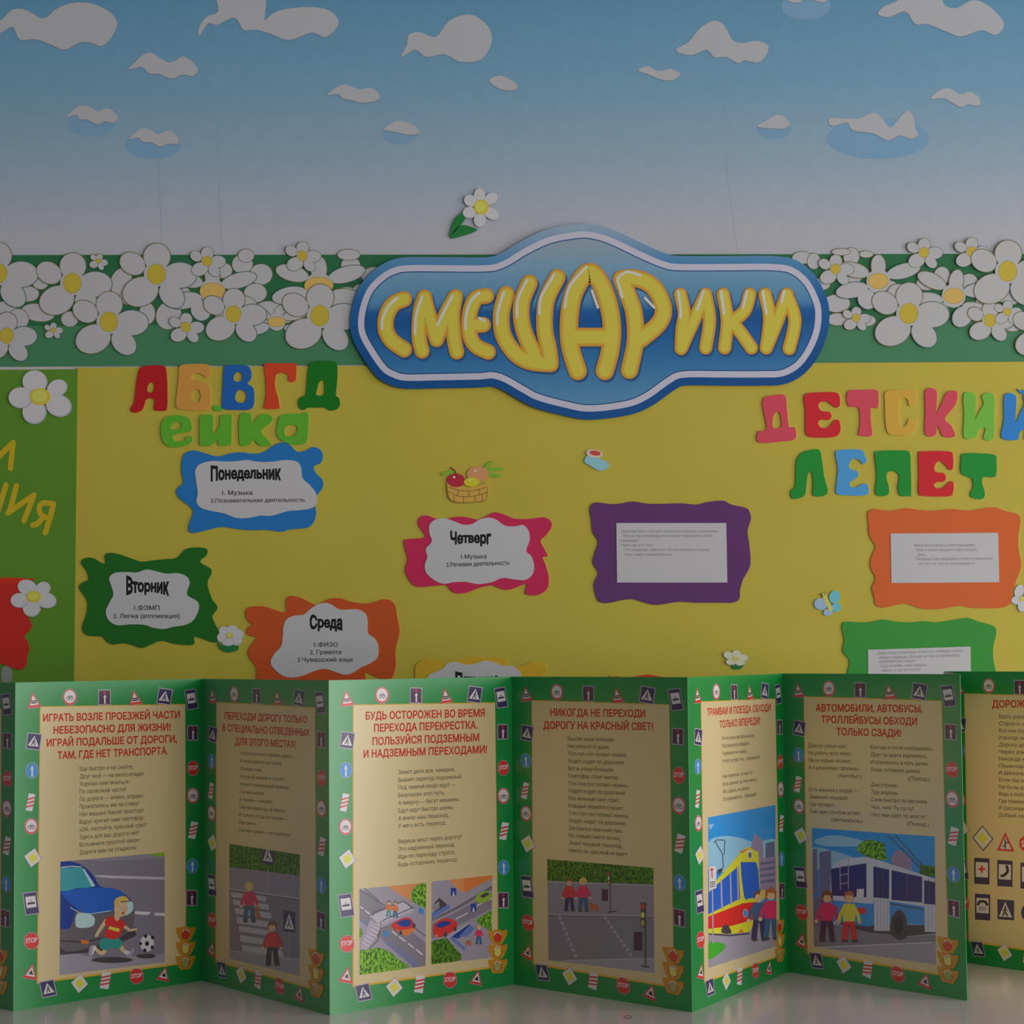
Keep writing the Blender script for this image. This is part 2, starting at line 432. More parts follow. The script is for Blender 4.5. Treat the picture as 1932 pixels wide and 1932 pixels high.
# petals of half hidden flowers behind
bp = [(z([(x, y)])[0] + (rx / s, ry / s, r)) for z, s, x, y, rx, ry, r in [
 (zD, 2.841, 215, 290, 45, 38, 30), (zD, 2.841, 150, 355, 60, 40, 0), (zD, 2.841, 205, 455, 90, 46, 8), (zD, 2.841, 30, 440, 60, 45, 0),
 (zD, 2.841, 100, 490, 55, 55, 30), (zD, 2.841, 375, 490, 45, 40, 0), (zD, 2.841, 650, 290, 55, 75, 20), (zD, 2.841, 700, 370, 55, 45, 0),
 (zD, 2.841, 790, 460, 42, 58, 0), (zD, 2.841, 905, 470, 66, 75, 20), (zD, 2.841, 960, 350, 60, 40, 0), (zD, 2.841, 1400, 250, 60, 55, 0),
 (zD, 2.841, 1370, 350, 60, 50, 0), (zD, 2.841, 1300, 195, 55, 50, 0), (zD, 2.841, 1200, 230, 45, 40, 0), (zD, 2.841, 1440, 440, 75, 45, 0),
 (zD, 2.841, 1530, 460, 60, 50, 0), (zD, 2.841, 1860, 350, 60, 30, 0), (zD, 2.841, 1880, 200, 50, 40, 0), (zD, 2.841, 1420, 500, 40, 28, 0),
 (zD, 2.841, 1320, 150, 42, 34, 0), (zD, 2.841, 1870, 145, 60, 28, 0), (zD, 2.841, 2010, 260, 70, 48, 0), (zD, 2.841, 2040, 400, 60, 60, 0), (zD, 2.841, 1990, 500, 70, 50, 0), (zD, 2.841, 1950, 340, 60, 40, 0),
 (zF, 2.322, 960, 155, 44, 26, 0), (zF, 2.322, 1010, 170, 28, 34, 0), (zF, 2.322, 1175, 150, 34, 38, 10), (zF, 2.322, 1045, 270, 36, 26, 0), (zF, 2.322, 1110, 355, 58, 38, 0),
 (zF, 2.322, 1115, 425, 46, 26, 0), (zF, 2.322, 1180, 240, 40, 26, 0), (zF, 2.322, 1240, 430, 40, 24, 0), (zF, 2.322, 1570, 235, 34, 40, 10), (zF, 2.322, 1500, 270, 40, 26, 10),
 (zF, 2.322, 1690, 270, 40, 44, 0), (zF, 2.322, 1660, 410, 36, 30, 0), (zF, 2.322, 1760, 350, 40, 36, 0), (zF, 2.322, 1870, 330, 50, 30, 0), (zF, 2.322, 1930, 250, 50, 40, 0), (zF, 2.322, 1880, 455, 40, 22, 0),
 (zF, 2.322, 1240, 140, 30, 14, 0), (zF, 2.322, 1130, 130, 40, 14, 0), (zF, 2.322, 1340, 290, 40, 34, 0), (zF, 2.322, 1740, 300, 34, 30, 0)]]
backpetals(bp)
for z, x, y, k, r, t, ym, ce in [
 (zD, 1140, 340, 1.0, 0, WIDE, M_orange_y, (24, 15)), (zD, 1710, 310, 1.05, 0, WIDE, M_orange_y, (26, 15)), (zD, 1485, 505, .7, 0, WIDE[1:5], M_orange_y, (24, 13)),
 (zD, -10, 245, 1, 0, TPL, None, (17, 19)), (zD, 390, 298, .98, 0, TPL, None, (17, 19)), (zD, 840, 250, 1, 0, TPL, None, (17, 19)), (zD, 38, 578, .75, 0, TPL, None, (17, 19)),
 (zD, 585, 505, .98, 0, TPL, None, (17, 19)), (zD, 1253, 463, .82, 0, TPL, None, (17, 19)), (zD, 1715, 472, 1.02, 0, TPL, None, (17, 19)),
 (zD, 1112, 180, .46, 0, TPL, None, (19, 20)), (zD, 1622, 152, .46, 0, TPL, None, (19, 20)), (zD, 998, 533, .45, 0, TPL, None, (19, 20)), (zD, 530, 180, .24, 12, TPL, None, (17, 17)), (zD, 288, 550, .24, 0, TPL, None, (17, 17)),
 (zF, 1292, 258, .95, 0, WIDE, M_orange_y, (20, 15)), (zF, 1622, 322, .95, 10, WIDE, M_orange_y, (20, 15)), (zF, 1105, 205, .46, 0, TPL, None, (19, 20)), (zF, 1195, 420, .36, 0, TPL, None, (19, 20)),
 (zF, 1492, 133, .46, 0, TPL, None, (19, 20)), (zF, 1700, 130, .46, 0, TPL, None, (19, 20)), (zF, 1425, 400, 1.0, 0, TPL, None, (17, 19)), (zF, 1780, 430, .6, 0, TPL, None, (18, 20)), (zF, 1858, 215, 1.0, 0, TPL, None, (17, 19)), (zF, 1857, 393, .36, 0, TPL, None, (18, 18)),
 (zF, 2010, 470, .8, 0, TPL, None, (17, 19))]:
    X, Y = dpos(z, x, y); daisy(X, Y, k, r, t, ce, ym)

# ---------------------------------------------------------------- yellow and green sheets
M_yellow = mat('yellow_paper', (163, 149, 55), noise=.06, nscale=14, rough=.5)
M_lime = mat('lime_paper', (79, 121, 35), noise=.08, nscale=14, rough=.5)
a = Art(); a.poly([(146, 694), (2360, 680), (2380, 1560), (136, 1560)], M_yellow, 1.2, thick=1.0)
tag(a.build('yellow_sheet', wall_at), 'large yellow paper sheet carrying letters and wavy cards', 'poster')
a = Art(); a.poly([(-420, 701), (147, 697), (137, 1560), (-420, 1560)], M_lime, 1.3, thick=1.1)
lime = a.build('lime_sheet', wall_at)
tag(lime, 'lime green paper sheet left of the yellow sheet', 'poster')
# brushed yellow writing on the lime sheet
M_brush = mat('brush_yellow', (170, 146, 28))
for st in ([[(-70, 590), (-40, 470)], [(-60, 640), (10, 560), (80, 492)], [(80, 492), (64, 645)]],
           [[(38, 745), (-10, 900)], [(-60, 800), (10, 820)]],
           [[(100, 750), (62, 890), (48, 912)], [(48, 912), (205, 805)], [(205, 805), (145, 958)]],
           [[(322, 858), (300, 940), (272, 1030)], [(322, 858), (262, 852), (236, 880), (250, 925), (302, 945)], [(262, 935), (225, 975), (198, 985)]]):
    a = Art()
    for l in st: a.rib(zG(l), 5.2, M_brush, 1.45, sm=4)
    a.build('painted_letter', wall_at, lime)

# ---------------------------------------------------------------- big sign
sign_pts = zE([(68,600),(90,480),(140,370),(230,280),(320,232),(420,215),(650,215),(890,215),(980,192),(1100,120),(1250,50),(1400,18),(1520,12)]) + \
  zF([(130,35),(280,105),(370,142),(430,150),(630,150),(830,150),(930,168),(1010,230),(1060,320),(1077,400),(1065,500),(1020,600),(960,670),(880,710),(780,716),(600,716),(450,716),(400,735),(300,805),(200,845)]) + \
  zE([(1520,1200),(1350,1172),(1180,1125),(1080,1072),(950,1003),(850,1005),(600,1010),(400,1012),(300,985),(220,930),(130,800),(80,700)])
sp = smooth(sign_pts, 5)
def inset(pts, d):
    n = len(pts); out = []; sgn = 1 if sarea(pts) > 0 else -1
    for i in range(n):
        a, b = pts[(i - 2) % n], pts[(i + 2) % n]; dx, dy = b[0] - a[0], b[1] - a[1]; l = math.hypot(dx, dy)
        out.append((pts[i][0] - sgn * dy / l * d, pts[i][1] + sgn * dx / l * d))
    return out
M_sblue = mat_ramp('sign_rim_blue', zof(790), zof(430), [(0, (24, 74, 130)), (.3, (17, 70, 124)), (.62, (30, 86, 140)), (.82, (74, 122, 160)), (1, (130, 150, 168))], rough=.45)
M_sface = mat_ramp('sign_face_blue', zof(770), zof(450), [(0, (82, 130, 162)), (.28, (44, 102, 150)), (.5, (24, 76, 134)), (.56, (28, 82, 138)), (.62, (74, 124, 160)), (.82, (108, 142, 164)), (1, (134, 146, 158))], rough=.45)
M_swhite = mat('sign_white', (168, 166, 180))
M_sdark = mat('sign_navy_line', (28, 66, 116))
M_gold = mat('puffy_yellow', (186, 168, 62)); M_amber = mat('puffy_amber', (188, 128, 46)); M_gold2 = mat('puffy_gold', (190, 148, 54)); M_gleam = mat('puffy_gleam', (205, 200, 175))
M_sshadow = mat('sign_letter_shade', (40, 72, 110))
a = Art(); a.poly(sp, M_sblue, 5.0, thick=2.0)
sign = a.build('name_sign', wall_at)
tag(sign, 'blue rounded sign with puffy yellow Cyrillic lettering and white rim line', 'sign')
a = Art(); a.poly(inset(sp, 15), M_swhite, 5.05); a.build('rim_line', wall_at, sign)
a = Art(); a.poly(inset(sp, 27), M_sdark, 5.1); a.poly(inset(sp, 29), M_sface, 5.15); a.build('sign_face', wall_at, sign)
LET = [
 (zE, 13.2, [[(395,470),(330,500),(290,570),(285,650),(320,720),(395,775)]], [[(355,462),(300,515),(265,590),(262,650)]]),
 (zE, 12.2, [[(505,785),(487,700),(492,560),(520,458)], [(520,458),(545,560),(592,715)], [(592,715),(650,560),(708,455)], [(708,455),(690,560),(698,700),(715,790)]], [[(505,455),(468,570),(462,680)], [(690,450),(640,540),(600,625)]]),
 (zE, 12.6, [[(895,450),(830,468),(793,560),(793,680),(830,752),(905,790)], [(800,630),(875,625)]], [[(850,432),(795,490),(768,590),(768,650)], [(850,585),(885,600)]]),
 (zE, 13.6, [[(1015,440),(985,560),(998,690),(1070,800),(1160,850),(1280,862)], [(1155,372),(1108,500),(1118,650),(1190,820)], [(1325,338),(1258,480),(1248,650),(1272,770),(1283,862)]], [[(1000,430),(965,540),(960,620)], [(1140,355),(1085,470),(1080,580)], [(1305,320),(1225,460),(1215,560)]]),
 (zE, 15.2, [[(1448,905),(1402,750),(1397,580),(1430,420),(1518,305),(1600,400),(1650,580),(1650,750),(1612,905)], [(1420,700),(1640,700)]], [[(1500,275),(1400,390),(1368,520)], [(1535,420),(1570,520)]]),
 (zF, 14.2, [[(202,650),(228,520),(222,400),(200,330),(168,250)], [(168,250),(240,250),(310,290),(350,375),(330,445),(250,515)]], [[(150,250),(190,220),(250,235)], [(150,260),(170,330)], [(270,335),(310,375)]]),
 (zF, 10.6, [[(425,318),(442,400),(432,470),(428,555)], [(428,555),(480,440),(535,318)], [(535,318),(552,430),(535,552)]], [[(415,305),(425,380),(424,420)], [(525,305),(498,385)]]),
 (zF, 10.6, [[(612,318),(630,430),(618,552)], [(728,318),(705,390),(645,440)], [(645,430),(692,490),(735,552)]], [[(603,305),(615,400)], [(715,305),(698,375)]]),
 (zF, 10.6, [[(795,318),(815,420),(800,552)], [(800,552),(850,430),(890,318)], [(890,318),(925,430),(900,555)]], [[(785,305),(800,400)], [(878,305),(868,350)]]),
]
for z, r, st, hl in LET:
    a = Art(); r *= 1.08
    for l in st:
        q = smooth(z(l), 6, False)
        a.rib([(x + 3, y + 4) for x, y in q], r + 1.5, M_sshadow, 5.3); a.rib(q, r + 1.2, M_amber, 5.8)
    for l in st:
        q = smooth(z(l), 6, False)
        a.rib(q, r * .86, M_gold2, 5.88); a.rib(q, r * .68, M_gold, 5.96)
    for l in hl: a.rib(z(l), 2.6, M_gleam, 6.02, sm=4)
    a.build('puffy_letter', wall_at, sign)

# ---------------------------------------------------------------- cut out letters
def P(*v): return [(v[i], v[i + 1]) for i in range(0, len(v), 2)]
LM = dict(red=mat('letter_red', (158, 22, 28)), orange=mat('letter_orange', (200, 128, 58)), blue=mat('letter_blue', (26, 84, 152)),
          flame=mat('letter_flame', (244, 52, 24), k=.40), green=mat('letter_green', (16, 98, 22)), lime=mat('letter_lime', (82, 150, 38)),
          pink=mat('letter_pink', (186, 62, 76)), red2=mat('letter_scarlet', (176, 30, 38)), orange2=mat('letter_tangerine', (212, 142, 52)),
          lime2=mat('letter_spring', (100, 160, 56)), blue2=mat('letter_azure', (40, 112, 176)), sky=mat('letter_sky', (64, 132, 184)), green2=mat('letter_emerald', (22, 120, 42)))
letters = [
 (zH, 'red', 'А', 'first of the word АБВГД', P(385,190,400,130,430,110,490,105,550,105,575,125,583,200,585,300,583,385,565,405,510,405,495,390,500,345,490,325,465,322,440,335,430,375,410,405,370,418,345,408,345,385,365,345,375,260), [P(455,240,470,220,490,218,497,240,493,275,470,285,453,275)]),
 (zH, 'orange', 'Б', 'second of the word АБВГД', P(660,150,665,110,700,98,780,95,850,98,868,125,862,175,840,185,815,165,770,155,745,175,750,200,780,205,845,225,868,270,868,350,850,400,780,405,670,395,643,375,645,310,655,230), [P(755,275,790,265,805,300,795,345,765,350,745,315)]),
 (zH, 'blue', 'В', 'middle of the word АБВГД', P(955,150,960,115,990,103,1080,103,1125,115,1140,150,1138,195,1115,225,1150,250,1160,300,1155,370,1125,398,1040,400,960,395,945,370,950,260), [P(1025,175,1050,145,1078,165,1075,205,1045,215,1025,200), P(1035,300,1055,268,1095,275,1110,310,1095,350,1055,350,1035,330)]),
 (zH, 'flame', 'Г', 'fourth of the word АБВГД', P(1225,110,1232,92,1240,91,1330,90,1430,91,1438,95,1438,150,1432,205,1410,215,1385,205,1385,170,1350,155,1310,160,1298,200,1300,260,1318,320,1325,370,1320,392,1230,392,1225,370,1238,300,1235,200), []),
 (zH, 'green', 'Д', 'last of the word АБВГД', P(1510,200,1520,110,1550,80,1610,75,1680,78,1708,100,1710,200,1700,300,1720,320,1727,370,1700,398,1660,403,1630,385,1560,385,1510,385,1490,400,1460,385,1452,340,1475,310,1500,300), [P(1590,215,1620,205,1625,250,1620,300,1570,300,1580,250)]),
 (zH, 'lime', 'е', 'start of the lower word under АБВГД', P(540,530,555,470,600,440,670,435,725,455,745,500,740,540,690,550,630,565,620,590,650,610,700,600,715,575,745,575,750,600,730,625,670,645,600,645,555,610), [P(605,520,625,490,660,478,680,495,670,520,640,530)]),
 (zH, 'lime', 'й', 'second of the lower word under АБВГД', P(800,450,830,432,880,432,890,470,885,540,895,560,930,500,935,440,1000,430,1010,450,1008,600,1000,632,925,635,920,600,890,620,870,637,810,637,798,610), []),
 (zH, 'lime', 'к', 'third of the lower word under АБВГД', P(1065,435,1140,428,1140,500,1190,440,1235,425,1278,445,1270,480,1210,530,1215,560,1260,610,1265,635,1200,638,1150,590,1140,620,1090,640,1062,610), []),
 (zH, 'lime', 'а', 'just above the blue wavy card frame', P(1310,520,1325,450,1365,428,1430,425,1470,425,1515,418,1518,500,1510,600,1480,625,1400,628,1340,600,1312,570), [P(1360,530,1385,500,1440,505,1445,540,1420,572,1370,572)]),
 (zK, 'pink', 'Д', 'first of the top word at right', P(125,200,140,162,190,152,262,150,275,220,288,345,325,350,327,420,250,435,102,443,98,375,138,370,150,340,130,240), [P(190,290,205,258,232,262,240,345,190,350)]),
 (zK, 'red2', 'Е', 'second of the top word at right', P(380,180,390,145,430,135,560,132,597,150,603,210,580,228,550,210,520,190,480,195,470,225,495,250,540,255,550,285,530,305,490,300,468,320,485,350,530,350,570,305,600,310,605,370,570,408,450,412,400,400,388,350,390,250), []),
 (zK, 'pink', 'Т', 'third of the top word at right', P(645,150,665,120,750,118,830,118,840,160,838,225,820,230,793,230,795,330,800,400,725,400,718,380,728,320,722,240,700,222,655,218), []),
 (zK, 'orange2', 'С', 'middle of the top word at right', P(880,190,885,130,960,118,1060,120,1070,150,1068,208,1045,220,1028,212,1022,182,1000,165,975,175,966,220,966,290,975,333,998,345,1016,328,1026,300,1050,295,1070,305,1070,350,1040,395,970,398,905,390,885,330), []),
 (zK, 'pink', 'К', 'fifth of the top word at right', P(1130,118,1195,118,1200,190,1195,270,1230,200,1265,130,1325,130,1320,200,1280,255,1250,300,1290,340,1313,405,1240,405,1215,355,1200,345,1190,400,1128,390,1130,250), []),
 (zK, 'lime2', 'И', 'sixth of the top word at right', P(1368,140,1435,145,1440,220,1435,300,1470,240,1490,200,1480,150,1552,145,1555,280,1550,420,1490,420,1500,370,1495,350,1455,370,1440,410,1368,412,1370,280), []),
 (zK, 'blue2', 'Й', 'cut by the right picture edge', P(1618,150,1685,150,1690,220,1685,320,1720,250,1742,200,1735,150,1805,150,1808,280,1805,425,1745,425,1745,360,1710,385,1700,425,1600,415,1615,300), []),
 (zK, 'green2', 'Л', 'first of the lower word at right', P(330,600,340,540,380,500,470,485,490,540,505,650,527,758,440,772,438,700,428,625,405,640,395,720,380,775,310,790,300,740,320,725,330,680), []),
 (zK, 'sky', 'Е', 'second of the lower word at right', P(575,510,600,490,730,487,755,520,768,555,745,577,720,550,680,545,657,590,680,610,712,620,715,650,690,672,665,690,670,715,700,720,740,700,770,700,772,765,640,768,580,755,582,690,590,600), []),
 (zK, 'green2', 'П', 'middle of the lower word at right', P(818,520,840,495,1000,492,1035,510,1040,600,1043,760,1030,772,975,770,960,720,970,650,940,620,900,625,890,660,905,720,900,765,850,773,820,750,830,650), []),
 (zK, 'red2', 'Е', 'fourth of the lower word at right', P(1088,510,1120,497,1270,497,1300,520,1300,600,1280,612,1255,585,1225,558,1195,570,1185,610,1205,628,1245,632,1257,665,1240,685,1205,685,1182,705,1200,725,1240,720,1280,685,1303,690,1300,755,1270,775,1120,772,1088,750,1090,620), []),
 (zK, 'green2', 'Т', 'last of the lower word at right', P(1350,545,1365,510,1480,510,1560,520,1570,560,1568,640,1550,657,1490,655,1480,690,1497,750,1490,785,1460,793,1415,780,1408,755,1425,720,1420,670,1395,655,1350,630), []),
]
CN = dict(red='dark red', orange='pale orange', blue='deep blue', flame='bright orange-red', green='dark green', lime='light green', pink='pinkish red', red2='red', orange2='orange', lime2='light green', blue2='blue', sky='sky blue', green2='green')
for z, c, ch, where, p, holes in letters:
    a = Art(); a.poly(z(p), LM[c], 2.6, [z(h) for h in holes], sm=3, thick=1.3)
    if ch == 'й': a.poly(z(P(885,385,905,368,940,380,950,405,905,407)), LM[c], 2.6, sm=3, thick=1.3)
    if ch == 'Й': a.poly(z(P(1695,110,1720,122,1780,108,1750,142,1715,138)), LM[c], 2.6, sm=3, thick=1.3)
    g = 'cut-out letters at left' if z is zH else 'cut-out letters at right'
    tag(a.build('paper_letter', wall_at), '%s cut-out letter %s, %s' % (CN[c], ch, where), 'letter', g)

# ---------------------------------------------------------------- wavy cards
M_card = mat('card_white', (165, 163, 165), noise=.02, nscale=30)
M_ink = mat('print_black', (22, 20, 24)); M_grey = mat('print_grey', (62, 58, 64)); M_pale = mat('print_pale', (122, 118, 124))
def wband(amp):     # lettering taller at both ends, waisted in the middle
    return lambda u, h: .5 + (h - .5) * (1 + amp * (2 * u - 1) ** 2 - amp * .5)
tuesday = zG(P(487,1210,510,1182,560,1182,600,1205,632,1215,630,1165,660,1150,720,1160,790,1185,850,1203,920,1195,990,1188,1060,1180,1110,1130,1170,1118)) + \
  [(386,1034),(392,1038),(390,1048),(378,1060),(398,1073),(399,1083),(392,1101),(400,1129),(411,1146.5),(401,1164),(411,1187),(411,1206),(403.6,1212),(369,1201),(367.5,1212),(361,1217)] + \
  zG(P(1050,1695,970,1675,900,1700,850,1718,790,1700,740,1690,680,1698,640,1680,610,1650,530,1645,495,1610,500,1570,523,1500,520,1430,475,1360,500,1325,532,1310,520,1260))
def I(p): return p
cards = [
 ('blue', (30, 100, 160), 'blue wavy paper card listing Monday lessons', zH, P(680,740,700,690,760,668,830,685,920,708,1000,688,1080,680,1150,690,1220,680,1290,635,1345,615,1400,635,1440,675,1500,670,1550,645,1600,665,1615,710,1600,750,1555,775,1570,820,1610,860,1615,910,1580,960,1560,1010,1570,1080,1555,1140,1510,1180,1400,1190,1340,1207,1250,1195,1100,1195,950,1175,850,1195,760,1215,725,1200,730,1150,755,1080,735,1040,665,985,642,940,665,905,690,880,678,800),
  P(770,800,800,760,880,738,960,742,1040,740,1110,732,1200,745,1290,742,1360,732,1440,742,1470,780,1480,850,1530,900,1568,950,1575,1010,1540,1050,1450,1065,1380,1070,1280,1100,1200,1100,1120,1115,1040,1115,960,1085,880,1070,810,1050,778,1010,785,950,775,870), 5,
  [('Понедельник', 872, 862, 1338, 856, 82, M_ink, .05, wband(.35)), ('1. Музыка', 948, 962, 1148, 962, 28, M_grey, .02, None), ('2.Познавательная деятельность', 872, 1014, 1495, 1008, 26, M_grey, .02, None)]),
 ('dark_green', (26, 88, 26), 'dark green wavy paper card listing Tuesday lessons', I, tuesday,
  zG(P(655,1300,690,1270,760,1265,820,1268,880,1250,940,1262,1000,1275,1060,1272,1115,1290,1135,1330,1120,1400,1180,1440,1190,1485,1160,1550,1110,1580,1040,1592,980,1605,920,1598,860,1580,780,1578,700,1582,650,1550,635,1500,655,1450,680,1400,665,1340)), 5,
  [('Вторник', 239, 1118, 320, 1120, 27, M_ink, .05, wband(.5)), ('1.ФЭМП', 254, 1151, 302, 1151, 8.5, M_grey, .02, None), ('2. Лепка (аппликация)', 215, 1166, 340, 1166, 8, M_grey, .02, None)]),
 ('rust', (170, 70, 28), 'orange wavy paper card listing Wednesday lessons', zL, P(487,760,500,720,560,703,640,705,720,730,790,750,820,740,815,670,830,630,870,620,950,640,1050,690,1120,665,1180,640,1260,640,1340,665,1450,682,1530,670,1600,648,1660,655,1700,700,1715,790,1735,900,1715,1000,1700,1080,1705,1180,1680,1270,1640,1305,1560,1280,1460,1240,1450,1320,1290,1345,1140,1320,1135,1265,1110,1320,950,1345,790,1320,775,1275,760,1320,670,1340,580,1320,575,1200,520,1120,510,1060,560,980,580,955,510,935,500,890,520,865,545,860,500,810),
  P(795,870,820,810,880,780,960,770,1020,720,1080,685,1150,678,1200,700,1250,730,1330,730,1400,730,1460,765,1478,830,1480,920,1540,970,1565,1040,1555,1120,1490,1170,1420,1200,1360,1240,1290,1258,1200,1230,1120,1210,1040,1230,960,1262,870,1280,790,1265,720,1210,692,1155,720,1090,775,1030,790,950), 5,
  [('Среда', 1008, 880, 1272, 886, 100, M_ink, .05, wband(.4)), ('1.ФИЗО', 1045, 1030, 1237, 1030, 34, M_grey, .02, None), ('2. Грамота', 1010, 1092, 1265, 1090, 34, M_grey, .02, None), ('3.Чувашский язык', 908, 1152, 1362, 1152, 34, M_grey, .02, None)]),
 ('magenta', (170, 34, 72), 'magenta wavy paper card listing Thursday lessons', zI, P(665,850,690,820,730,820,790,840,860,838,930,825,1000,832,1060,845,1110,825,1170,797,1230,810,1300,838,1400,840,1500,830,1545,860,1545,900,1510,950,1475,985,1500,1040,1522,1085,1490,1095,1510,1150,1530,1230,1520,1300,1470,1340,1420,1347,1375,1335,1380,1290,1375,1270,1300,1300,1240,1310,1180,1290,1150,1280,1060,1300,980,1330,910,1332,870,1300,850,1280,760,1285,680,1292,630,1275,590,1220,578,1170,595,1110,580,1050,570,990,590,975,700,965,705,940,670,890),
  P(740,880,780,845,840,837,900,855,960,878,1020,875,1070,845,1130,832,1180,845,1240,885,1300,890,1360,882,1395,920,1403,980,1380,1050,1415,1090,1432,1150,1420,1210,1370,1245,1290,1240,1220,1232,1150,1260,1060,1272,980,1258,900,1260,830,1270,770,1245,720,1200,708,1150,725,1090,715,1040,755,990,740,940), 5,
  [('Четверг', 877, 1006, 1147, 1002, 76, M_ink, .05, wband(.4)), ('1.Музыка', 948, 1104, 1118, 1102, 28, M_grey, .02, None), ('2.Речевая деятельность', 850, 1158, 1270, 1144, 28, M_grey, .02, None)]),
 ('ochre', (176, 142, 34), 'ochre wavy paper card listing Friday lessons, mostly behind the leaflet', zI, P(645,1870,650,1810,700,1775,760,1770,830,1790,930,1770,1000,1755,1120,1760,1200,1760,1250,1780,1240,1810,1320,1820,1420,1790,1490,1800,1515,1840,1490,1880,1500,1960,1490,2200,640,2200,640,1960),
  P(730,2180,712,1960,730,1880,790,1850,830,1830,860,1795,920,1788,980,1805,1040,1800,1100,1780,1170,1790,1230,1815,1290,1815,1340,1860,1355,1960,1350,2180), 5,
  [('Пятница', 910, 1948, 1200, 1950, 84, M_ink, .05, wband(.4)), ('1.Музыка', 948, 2040, 1118, 2040, 28, M_grey, .02, None)]),
 ('purple', (84, 44, 92), 'dark purple wavy paper card with long white text slip', zJ, P(115,770,150,732,250,742,320,738,400,725,500,740,600,740,720,737,820,745,900,728,1000,720,1050,745,1150,768,1175,800,1182,840,1160,920,1170,1000,1180,1110,1170,1170,1130,1240,1110,1310,1105,1370,1060,1395,960,1395,820,1395,700,1390,560,1410,480,1395,400,1372,320,1380,240,1397,180,1390,155,1350,142,1270,170,1200,135,1130,150,1060,170,990,135,930,125,850),
  P(290,868,1018,868,1025,1262,295,1262), 0,
  [('Ярослав часто смотрит новости о политике и политиках.', 325, 930, 968, 930, 17, M_pale, .01, None), ('Как раз по телевизору показывают президента. Папа', 335, 960, 925, 960, 17, M_pale, .01, None), ('спрашивает:', 312, 992, 440, 992, 17, M_pale, .01, None), ('- Ярослав, кто это?', 312, 1022, 532, 1022, 17, M_pale, .01, None), ('- Это медведь!- отвечает, потом подумал и сказал:-', 335, 1052, 915, 1052, 17, M_pale, .01, None), ('Наш самый главный мишка!', 345, 1084, 657, 1084, 17, M_pale, .01, None)]),
 ('orange', (184, 84, 38), 'orange wavy paper card with white slip under the right-hand words', zK, P(775,880,810,852,880,862,950,860,1010,848,1100,860,1200,862,1290,853,1400,863,1480,850,1560,842,1620,865,1700,885,1718,930,1705,1010,1705,1100,1722,1200,1690,1300,1665,1370,1660,1430,1610,1460,1500,1465,1420,1462,1340,1450,1260,1465,1180,1472,1100,1465,1010,1437,940,1448,870,1462,825,1445,815,1400,800,1340,822,1280,790,1210,800,1140,822,1085,785,1020,780,950),
  P(915,1005,1578,1000,1585,1305,920,1310), 0,
  [('Миша капризничал и Соня спрашивает:', 1060, 1085, 1438, 1083, 16, M_pale, .01, None), ('- Папа, а можно мне долго будет учиться?', 1060, 1113, 1448, 1111, 16, M_pale, .01, None), ('- Долго.', 1072, 1142, 1132, 1142, 16, M_pale, .01, None), ('Говорящая Соня задумалась и грустно произнесла:', 1066, 1168, 1545, 1166, 16, M_pale, .01, None), ('- Ну, так что, что-то, после вырасту?', 1075, 1198, 1437, 1196, 16, M_pale, .01, None)]),
 ('green', (46, 124, 46), 'mid green wavy paper card, its lower half behind the leaflet', zK, P(615,1590,630,1550,720,1552,790,1550,870,1535,950,1548,1050,1552,1120,1545,1200,1552,1290,1540,1390,1525,1450,1545,1550,1575,1568,1620,1550,1700,1550,1780,1565,1860,1570,1960,1540,2100,1100,2110,650,2100,640,1960,650,1860,662,1790,620,1730,630,1660),
  P(775,1722,1408,1702,1412,2040,778,2050), 0,
  [('Дима перед сном мама читает его любимую сказку', 832, 1750, 1360, 1734, 17, M_pale, .01, None), ('«Маша и медведь». Доходит до места, где медведь', 840, 1778, 1340, 1762, 17, M_pale, .01, None), ('говорящий раз говорит:', 842, 1802, 1070, 1796, 17, M_pale, .01, None), ('- Сяду на пенек, съем пирожок.', 840, 1830, 1140, 1822, 17, M_pale, .01, None), ('- Мама, а где же пенек?', 848, 1858, 1100, 1850, 17, M_pale, .01, None)]),
]
def scl(z): 
    a, b = z([(0, 0), (1, 0)]); return b[0] - a[0]
for nm, c, lab, z, fr, cd_, smc, lines in cards:
    mt = mat('paper_' + nm, c, noise=.04, nscale=30)
    e = empty('wavy_card', wall_at(*z([fr[0]])[0], 1.2))
    tag(e, lab, 'card', 'wavy cards on the yellow sheet')
    a = Art(); a.poly(z(fr), mt, 2.4, sm=4, thick=1.1); a.build('frame', wall_at, e)
    a = Art(); a.poly(z(cd_), M_card, 2.9, sm=smc, thick=.4); sl = a.build('paper_slip', wall_at, e)
    for (t, x0, y0, x1, y1, ch, mt2, bd, wp) in lines:
        (X0, Y0), (X1, Y1) = z([(x0, y0), (x1, y1)])
        a = Art(); a.text(t, X0, Y0, X1, Y1, ch * scl(z), mt2, 2.96, bd, wp)
        a.build('printed_line', wall_at, sl)
a = Art(); a.poly([(1150,1284),(1153,1279),(1161,1276),(1184,1278),(1212,1274),(1226,1273),(1249,1277),(1267,1278),(1295,1278),(1320,1277),(1400,1280),(1440,1290),(1445,1400),(1430,1440),(1300,1445),(1160,1440),(1148,1400)], mat('paper_vermilion', (176, 48, 24)), 2.4, sm=4, thick=1.1)
tag(a.build('wavy_card', wall_at), 'red wavy paper card, only its top edge over the leaflet', 'card', 'wavy cards on the yellow sheet')
